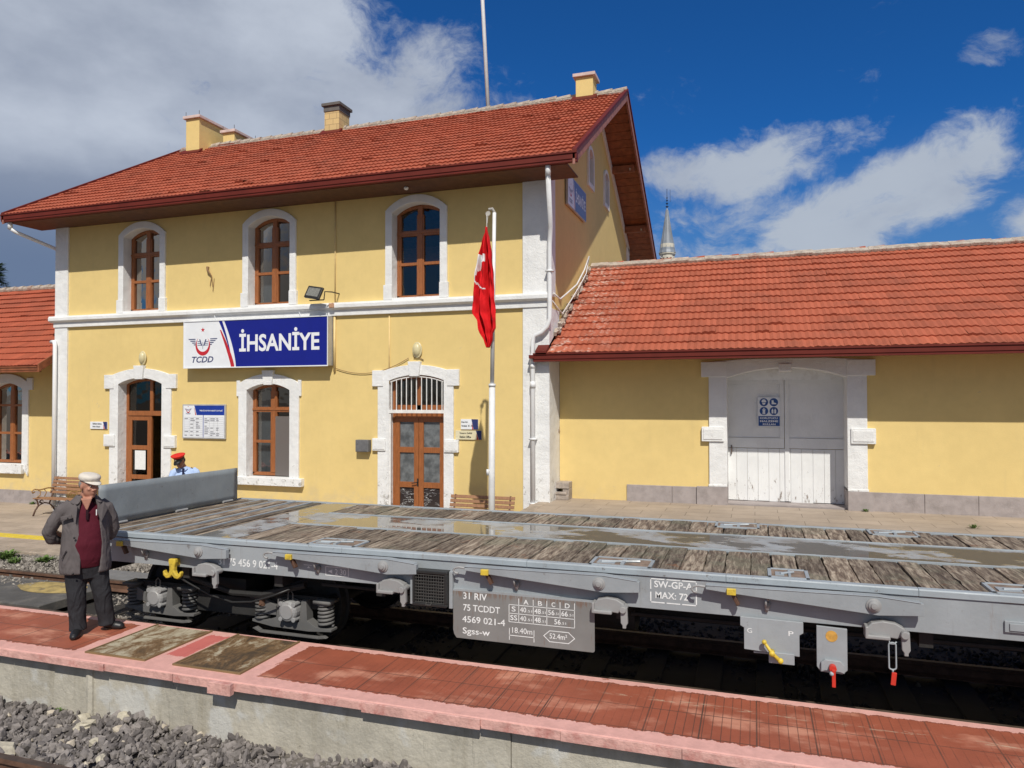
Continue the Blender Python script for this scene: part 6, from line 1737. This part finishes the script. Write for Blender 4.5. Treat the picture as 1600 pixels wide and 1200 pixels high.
# ---- man in cap on the red platform
RM = thing('person', 'man in cream cap and grey jacket standing on the red platform, hands behind his back', 'person', (-6.675, 5.841, 0))
RM.rotation_euler.z = radians(48.8)
def man(root):
    # figure is modelled in root-local coordinates (X image right, -Y towards the camera), parts built with parent offset zero
    loc = root.location.copy(); rz = root.rotation_euler.z; root.location = (0, 0, 0); root.rotation_euler.z = 0
    b = MB()
    Rh = (Matrix.Rotation(radians(32), 3, 'Z') @ Matrix.Rotation(radians(9), 3, 'X'))
    hc = Vector((.055, -.055, 1.545))
    T = head(b, hc, Rh, .098)
    b.tube([(.02, .01, 1.36), (.035, -.015, 1.44), (.05, -.03, 1.50)], [.062, .058, .058], 14)
    b.prism([(-.02, 1.42), (.085, 1.42), (.045, 1.30), (.03, 1.30)], -.150, -.03, 'y')
    b.loft([(.03, .02, .80, .16, .12), (.03, .0, 1.0, .17, .13), (.03, .0, 1.2, .175, .12), (.025, .02, 1.34, .16, .09), (.025, .02, 1.40, .09, .06)], 20)
    for s, pth in ((-1, [(-.15, .03, 1.33), (-.28, .08, 1.08), (-.14, .20, .96), (-.03, .24, .90)]), (1, [(.20, .03, 1.33), (.29, .10, 1.08), (.18, .20, .95), (.08, .25, .88)])):
        b.tube(pth, [.05, .045, .036, .028], 12)
    hand(b, (-.03, .24, .90), (.8, .05, -.6), 1, (0, .9, .2)); hand(b, (.08, .25, .88), (-.8, .05, -.6), -1, (0, .9, .2))
    for (h, k, a) in (((-.06, .01, .80), (-.045, -.01, .45), (-.035, -.02, .08)), ((.13, .01, .80), (.18, -.015, .45), (.235, .03, .08))):
        b.tube([h, k, a], [.085, .06, .045], 12)
    b.tube([(.03, .01, .74), (.035, .01, .90)], [.14, .15], 14)
    b.build('body', M['skin'], root, remesh=.0075, sm=3)
    eyes(T, Rh, root)
    # hair fringe at sides and back
    h = MB(); h.ball(T(0, .026, .010), (.0845, .087, .068), rot=Rh, n=18, m=12); h.build('hair', M['hair'], root, remesh=.007, sm=2)
    # flat cap
    c = MB()
    def ringp(z, rx, ry, oy, n=28): return [T(rx*cos(2*pi*i/n), oy+ry*sin(2*pi*i/n), z) for i in range(n)]
    rs = [ringp(.052, .086, .103, .010), ringp(.056, .091, .108, .008), ringp(.082, .100, .119, .004), ringp(.106, .097, .117, .0), ringp(.124, .074, .094, .005), ringp(.131, .028, .04, .01)]
    n = 28; vs = [p for r_ in rs for p in r_]
    c.add(vs, [(i*n+j, i*n+(j+1) % n, (i+1)*n+(j+1) % n, (i+1)*n+j) for i in range(5) for j in range(n)]+[tuple(range(n-1, -1, -1)), tuple(5*n+j for j in range(n))])
    # peak
    pk = []; m_ = 14
    for dz in (0, -.010):
        for (ro, sc) in ((0, 1.), (1, 1.)):
            for i in range(m_+1):
                a = pi+pi*i/m_; x = .085*cos(a); y = .008+(.104 if ro == 0 else .175)*sin(a)
                z = .062 if ro == 0 else .062-.022*abs(sin(a)); pk.append(T(x*(1.0 if ro == 0 else .96), y, z+dz))
    N = m_+1; F = []
    for i in range(m_):
        F += [(i, i+1, N+i+1, N+i), (2*N+i, 3*N+i, 3*N+i+1, 2*N+i+1), (N+i, N+i+1, 3*N+i+1, 3*N+i)]
    c.add(pk, F)
    c.build('flat_cap', M['cream'], root, smooth=True, sub=1)
    # polo shirt with collar
    s = MB()
    s.loft([(.04, -.005, .70, .165, .13), (.04, -.02, .80, .175, .152), (.04, -.025, .95, .178, .160), (.04, -.01, 1.12, .172, .145), (.035, .0, 1.27, .168, .122), (.03, .01, 1.365, .13, .092), (.03, .015, 1.395, .085, .065)], 28)
    s.build('maroon_shirt', M['maroonshirt'], root, remesh=.011, sm=4, disp=.006)
    k = MB()
    nk = 22
    vs = []
    for (z, rx, ry, oy) in ((1.395, .092, .088, -.005), (1.445, .074, .070, -.005), (1.452, .080, .076, -.005), (1.395, .110, .108, -.008)):
        for i in range(nk+1):
            a = -pi/2+.62+(2*pi-1.24)*i/nk+.12; vs.append((.035+rx*cos(a), oy+ry*sin(a), z-.045*(1+cos(a-(-pi/2+.12)))/2*1.1))
    W_ = nk+1
    k.add(vs, [(r_*W_+i, r_*W_+i+1, (r_+1)*W_+i+1, (r_+1)*W_+i) for r_ in range(3) for i in range(nk)])
    ko = k.build('shirt_collar', mat_collar, root, smooth=True); so = ko.modifiers.new('t', 'SOLIDIFY'); so.thickness = .008
    b_ = MB(); b_.box(.028, .052, -.160, -.150, 1.20, 1.30); b_.build('button_placket', mat_collar, root, bevel=.003)
    q = MB(); q.box(.118, .128, -.160, -.140, 1.24, 1.30); q.build('pen', M['paper'], root, bevel=.003)
    # jacket: open shell plus sleeves
    j = MB(); nj = 40
    rows = [(.640, .225, .165, .03, .38), (.66, .236, .172, .03, .38), (.72, .238, .172, .03, .40), (.85, .230, .174, .03, .43), (1.0, .222, .170, .03, .46), (1.12, .215, .162, .03, .48), (1.24, .208, .145, .03, .48), (1.33, .190, .124, .025, .46), (1.385, .145, .106, .02, .52), (1.43, .105, .094, .015, .62), (1.445, .095, .086, .015, .66)]
    FA = -pi/2+.20
    outer, inner = [], []
    for (z, rx, ry, oy, gap) in rows:
        for i in range(nj+1):
            t = i/nj; a = FA+gap+(2*pi-2*gap)*t
            wv = 1+.022*sin(i*1.3+z*8)*(1 if z < 1.25 else .3)
            fl = .012*sin(z*9)*(1 if i in (0, nj) else 0)
            outer.append((.03+rx*wv*cos(a)+fl, oy-.025+ry*wv*sin(a), z)); inner.append((.03+(rx-.022)*wv*cos(a)+fl, oy-.025+(ry-.022)*wv*sin(a), z))
    W_ = nj+1; Rr = len(rows); O = len(outer)
    fs = [(r_*W_+i, r_*W_+i+1, (r_+1)*W_+i+1, (r_+1)*W_+i) for r_ in range(Rr-1) for i in range(nj)]
    fs += [(O+r_*W_+i, O+(r_+1)*W_+i, O+(r_+1)*W_+i+1, O+r_*W_+i+1) for r_ in range(Rr-1) for i in range(nj)]
    fs += [(i, O+i, O+i+1, i+1) for i in range(nj)]+[((Rr-1)*W_+i, (Rr-1)*W_+i+1, O+(Rr-1)*W_+i+1, O+(Rr-1)*W_+i) for i in range(nj)]
    for i in (0, nj): fs += [(r_*W_+i, (r_+1)*W_+i, O+(r_+1)*W_+i, O+r_*W_+i) for r_ in range(Rr-1)]
    j.add(outer+inner, fs)
    j.tube([(-.10, .01, 1.355), (-.175, .015, 1.295), (-.255, .04, 1.18), (-.30, .07, 1.07), (-.275, .11, .995), (-.20, .17, .97), (-.10, .22, .93)], [.062, .074, .070, .066, .066, .056, .048], 16)
    j.tube([(.155, .01, 1.355), (.215, .015, 1.295), (.262, .05, 1.18), (.285, .09, 1.06), (.265, .13, .99), (.20, .18, .95), (.12, .23, .91)], [.062, .072, .068, .064, .062, .056, .048], 16)
    j.build('jacket', M['jacket'], root, remesh=.0095, sm=4, disp=.009)
    # lapels, collar, pocket flap, hem band, buttons
    l = MB()
    def strip(path, w_, n_, th=.010):
        P_ = [Vector(p) for p in path]; N_ = Vector(n_).normalized()
        for p, q_ in zip(P_, P_[1:]):
            d_ = (q_-p); L_ = d_.length+.004; d_.normalize(); sd = d_.cross(N_).normalized()
            c_ = (p+q_)/2; m_ = Matrix((d_, sd, d_.cross(sd))).transposed(); l.obox(c_, (L_, w_, th), m_)
    col = []
    for i in range(17):
        a = FA+.62+(2*pi-1.24)*i/16
        fr = (1+cos(a-FA))/2
        col.append((a, fr))
    vs = []
    for (a, fr) in col:
        vs += [(.03+.088*cos(a), -.01+.080*sin(a), 1.452-.03*fr), (.03+(.128+.05*fr)*cos(a), -.012+(.118+.03*fr)*sin(a), 1.405-.05*fr)]
    l.add(vs, [(2*i, 2*i+2, 2*i+3, 2*i+1) for i in range(16)])
    lo = l.build('jacket_collar', M['jacket'], root, smooth=True); so = lo.modifiers.new('t', 'SOLIDIFY'); so.thickness = .014; lo.modifiers.new('s', 'SUBSURF').levels = 1
    l = MB()
    l.add([(.190, -.118, 1.375), (.225, -.105, 1.30), (.165, -.162, 1.17), (.125, -.150, 1.30)], [(0, 1, 2, 3)])
    l.add([(-.075, -.125, 1.375), (-.095, -.135, 1.30), (-.060, -.168, 1.17), (-.045, -.150, 1.34)], [(3, 2, 1, 0)])
    lo = l.build('lapel', M['jacket'], root); so = lo.modifiers.new('t', 'SOLIDIFY'); so.thickness = .012; so.offset = 0
    l = MB(); l.obox((-.145, -.128, 1.235), (.115, .014, .040), Euler((0, radians(-10), radians(-32)))); l.obox((-.165, -.115, .86), (.012, .014, .11), Euler((0, radians(30), radians(-40))))
    l.build('pocket_flap', M['jacket'], root, bevel=.005)
    l = MB()
    for p_ in ((-.128, -.143, 1.232), (-.072, -.178, 1.03), (-.082, -.172, .665)): l.ball(p_, (.011, .008, .011), n=10, m=6)
    l.build('button', M['blackshoe'], root, smooth=True)
    # trousers
    t = MB()
    t.loft([(.045, .01, .58, .15, .11), (.045, .01, .66, .175, .13), (.045, .0, .80, .185, .14), (.045, .0, .90, .170, .13)], 24)
    t.tube([(-.055, .01, .72), (-.055, 0, .55), (-.048, -.02, .40), (-.040, -.01, .25), (-.033, -.01, .12), (-.033, -.02, .045)], [.108, .100, .090, .084, .080, .083], 18)
    t.tube([(.145, .01, .72), (.155, 0, .55), (.185, -.015, .40), (.205, .005, .25), (.225, .02, .12), (.230, .02, .055)], [.106, .097, .088, .083, .080, .084], 18)
    t.build('trousers', M['trousers'], root, remesh=.011, sm=3, disp=.012)
    # shoes
    for (hx, hy, tx, ty) in ((-.025, .03, -.075, -.22), (.215, .06, .385, -.045)):
        s = MB(); h_ = Vector((hx, hy, 0)); d_ = Vector((tx-hx, ty-hy, 0)); L_ = d_.length; d_.normalize()
        s.tube([h_+Vector((0, 0, .045)), h_+d_*.08+Vector((0, 0, .045)), h_+d_*L_*.62+Vector((0, 0, .036)), h_+d_*L_*.9+Vector((0, 0, .028)), h_+d_*L_*1.02+Vector((0, 0, .022))], [.040, .044, .050, .040, .020], 14, flat=.95)
        s.tube([h_+Vector((0, 0, .05)), h_+Vector((0, 0, .11))], [.045, .042], 12)
        s.v = [(v[0], v[1], max(v[2], .004)) for v in s.v]
        so_ = s.build('shoe', M['blackshoe'], root, remesh=.007, sm=2)
    root.location = loc; root.rotation_euler.z = rz
mat_collar = cloth('dark_maroon_collar', (.022, .006, .010), .006)
man(RM)

# ---- officer with red-topped cap beyond the end gate
RO = thing('person', 'officer in red topped cap and light blue shirt looking down behind the end gate', 'person', (-11.49, 12.5, GZ))
RO.rotation_euler.z = radians(42.6)
def officer(root):
    loc = root.location.copy(); rz = root.rotation_euler.z; root.location = (0, 0, 0); root.rotation_euler.z = 0
    b = MB()
    Rh = (Matrix.Rotation(radians(-38), 3, 'Z') @ Matrix.Rotation(radians(24), 3, 'X'))
    hc = Vector((-.07, -.10, 1.585))
    T = head(b, hc, Rh, .108)
    b.tube([(.02, .01, 1.40), (-.01, -.03, 1.47), (-.05, -.07, 1.54)], [.065, .060, .060], 14)
    b.loft([(.02, .02, .85, .15, .11), (.02, .0, 1.05, .17, .12), (.02, .0, 1.25, .17, .11), (.02, .02, 1.38, .15, .08), (.02, .02, 1.43, .08, .05)], 20)
    for s, pth in ((-1, [(-.17, .0, 1.36), (-.24, -.04, 1.10), (-.12, -.26, 1.06), (-.05, -.33, 1.10)]), (1, [(.20, .0, 1.36), (.28, -.04, 1.10), (.14, -.26, 1.06), (.06, -.33, 1.10)])):
        b.tube(pth, [.05, .045, .036, .028], 12)
    hand(b, (-.05, -.33, 1.10), (.4, -.8, .3), 1, (.3, .3, .9)); hand(b, (.06, -.33, 1.10), (-.4, -.8, .3), -1, (-.3, .3, .9))
    for (h, k, a) in (((-.08, .01, .85), (-.10, -.02, .48), (-.10, .02, .08)), ((.11, .01, .85), (.13, -.02, .48), (.14, .02, .08))): b.tube([h, k, a], [.09, .06, .045], 12)
    b.build('body', M['skin_dark'], root, remesh=.008, sm=3)
    eyes(T, Rh, root)
    h = MB(); h.ball(T(0, .030, .010), (.0905, .092, .075), rot=Rh, n=18, m=12); h.build('hair', M['blackp'], root, remesh=.007, sm=2)
    def cap_ring(z, rx, ry, oy, n=28, tilt=0.): return [T(rx*cos(2*pi*i/n), oy+ry*sin(2*pi*i/n), z+tilt*-sin(2*pi*i/n)) for i in range(n)]
    def stack(rs, name, mat):
        c = MB(); n = 28; vs = [p for r_ in rs for p in r_]; k = len(rs)
        c.add(vs, [(i*n+j, i*n+(j+1) % n, (i+1)*n+(j+1) % n, (i+1)*n+j) for i in range(k-1) for j in range(n)]+[tuple(range(n-1, -1, -1)), tuple((k-1)*n+j for j in range(n))])
        return c.build(name, mat, root, smooth=True, sub=1)
    stack([cap_ring(.050, .098, .112, .0), cap_ring(.055, .100, .114, .0), cap_ring(.098, .100, .115, -.002), cap_ring(.102, .098, .112, -.002)], 'cap_band', M['blackp'])
    stack([cap_ring(.100, .099, .113, -.002), cap_ring(.112, .108, .124, -.004, tilt=.01), cap_ring(.155, .142, .160, -.012, tilt=.022), cap_ring(.164, .138, .156, -.012, tilt=.022), cap_ring(.166, .08, .09, -.01, tilt=.012)], 'cap_crown', M['capred'])
    c = MB(); vs = []; m_ = 12
    for dz in (0, -.006):
        for ro in (0, 1):
            for i in range(m_+1):
                a = pi*1.08+pi*.84*i/m_; vs.append(T((.098 if ro == 0 else .094)*cos(a), (.112 if ro == 0 else .175)*sin(a), (.056 if ro == 0 else .056-.055*abs(sin(a)))+dz))
    N = m_+1
    F = []
    for i in range(m_): F += [(i, i+1, N+i+1, N+i), (2*N+i, 3*N+i, 3*N+i+1, 2*N+i+1), (N+i, N+i+1, 3*N+i+1, 3*N+i)]
    c.add(vs, F); c.build('cap_peak', M['blackshoe'], root, smooth=True)
    c = MB(); c.ball(T(0, -.116, .085), (.018, .006, .020), rot=Rh, n=10, m=6); c.build('cap_badge', mat_basic('silver_badge', (.6, .6, .58), .3, metal=.6), root, smooth=True)
    s = MB()
    s.loft([(.02, .0, .88, .185, .14), (.02, -.01, 1.0, .19, .15), (.02, -.01, 1.15, .195, .145), (.02, .0, 1.30, .205, .125), (.02, .01, 1.40, .17, .09), (.015, .0, 1.455, .085, .072)], 28)
    s.tube([(-.12, .01, 1.40), (-.19, 0, 1.34), (-.245, -.03, 1.20), (-.25, -.05, 1.10), (-.19, -.17, 1.05), (-.10, -.28, 1.08)], [.07, .085, .075, .07, .062, .05], 14)
    s.tube([(.16, .01, 1.40), (.23, 0, 1.34), (.285, -.03, 1.20), (.29, -.05, 1.10), (.22, -.17, 1.05), (.12, -.28, 1.08)], [.07, .085, .075, .07, .062, .05], 14)
    s.build('blue_shirt', M['blueshirt'], root, remesh=.010, sm=3, disp=.016)
    k = MB()
    for sg in (-1, 1):
        k.add([(-.01, -.085, 1.46), (-.01+sg*.075, -.05, 1.475), (-.01+sg*.085, -.075, 1.42), (-.01+sg*.03, -.125, 1.39)], [(0, 1, 2, 3) if sg > 0 else (3, 2, 1, 0)])
    ko = k.build('shirt_collar', M['blueshirt'], root); so = ko.modifiers.new('t', 'SOLIDIFY'); so.thickness = .012; so.offset = 0
    k = MB(); k.prism([(-.035, 1.44), (.015, 1.44), (.005, 1.39), (-.025, 1.39)], -.135, -.115, 'y'); k.prism([(-.028, 1.39), (.008, 1.39), (.030, 1.08), (-.01, 1.03), (-.050, 1.08)], -.175, -.150, 'y'); k.build('tie', M['navytie'], root, bevel=.004)
    k = MB()
    for sg in (-1, 1): k.obox((.02+sg*.17, .01, 1.415), (.11, .06, .012), Euler((0, radians(sg*28), 0)))
    k.build('epaulette', M['navytie'], root, bevel=.003)
    k = MB(); k.box(.06, .16, -.185, -.155, 1.17, 1.24); k.build('chest_badge', mat_basic('badge', (.3, .3, .32), .5), root, bevel=.004)
    t = MB()
    t.loft([(.02, .01, .70, .17, .125), (.02, .0, .90, .19, .145), (.02, .0, .95, .18, .14)], 24)
    t.tube([(-.07, .01, .80), (-.10, -.01, .45), (-.10, .02, .05)], [.12, .095, .085], 16); t.tube([(.11, .01, .80), (.13, -.01, .45), (.14, .02, .05)], [.12, .095, .085], 16)
    t.build('trousers', M['trousers'], root, remesh=.012, sm=3, disp=.018)
    for hx in (-.10, .14):
        s = MB(); s.tube([(hx, .05, .045), (hx, -.04, .045), (hx, -.16, .03), (hx, -.21, .022)], [.04, .046, .04, .02], 12); s.build('shoe', M['blackshoe'], root, remesh=.008, sm=2)
    k = MB(); k.obox((0, -.40, 1.13), (.08, .15, .012), Euler((radians(35), 0, 0))); o = k.build('phone', M['blackp'], root, bevel=.004)
    root.location = loc; root.rotation_euler.z = rz
officer(RO)
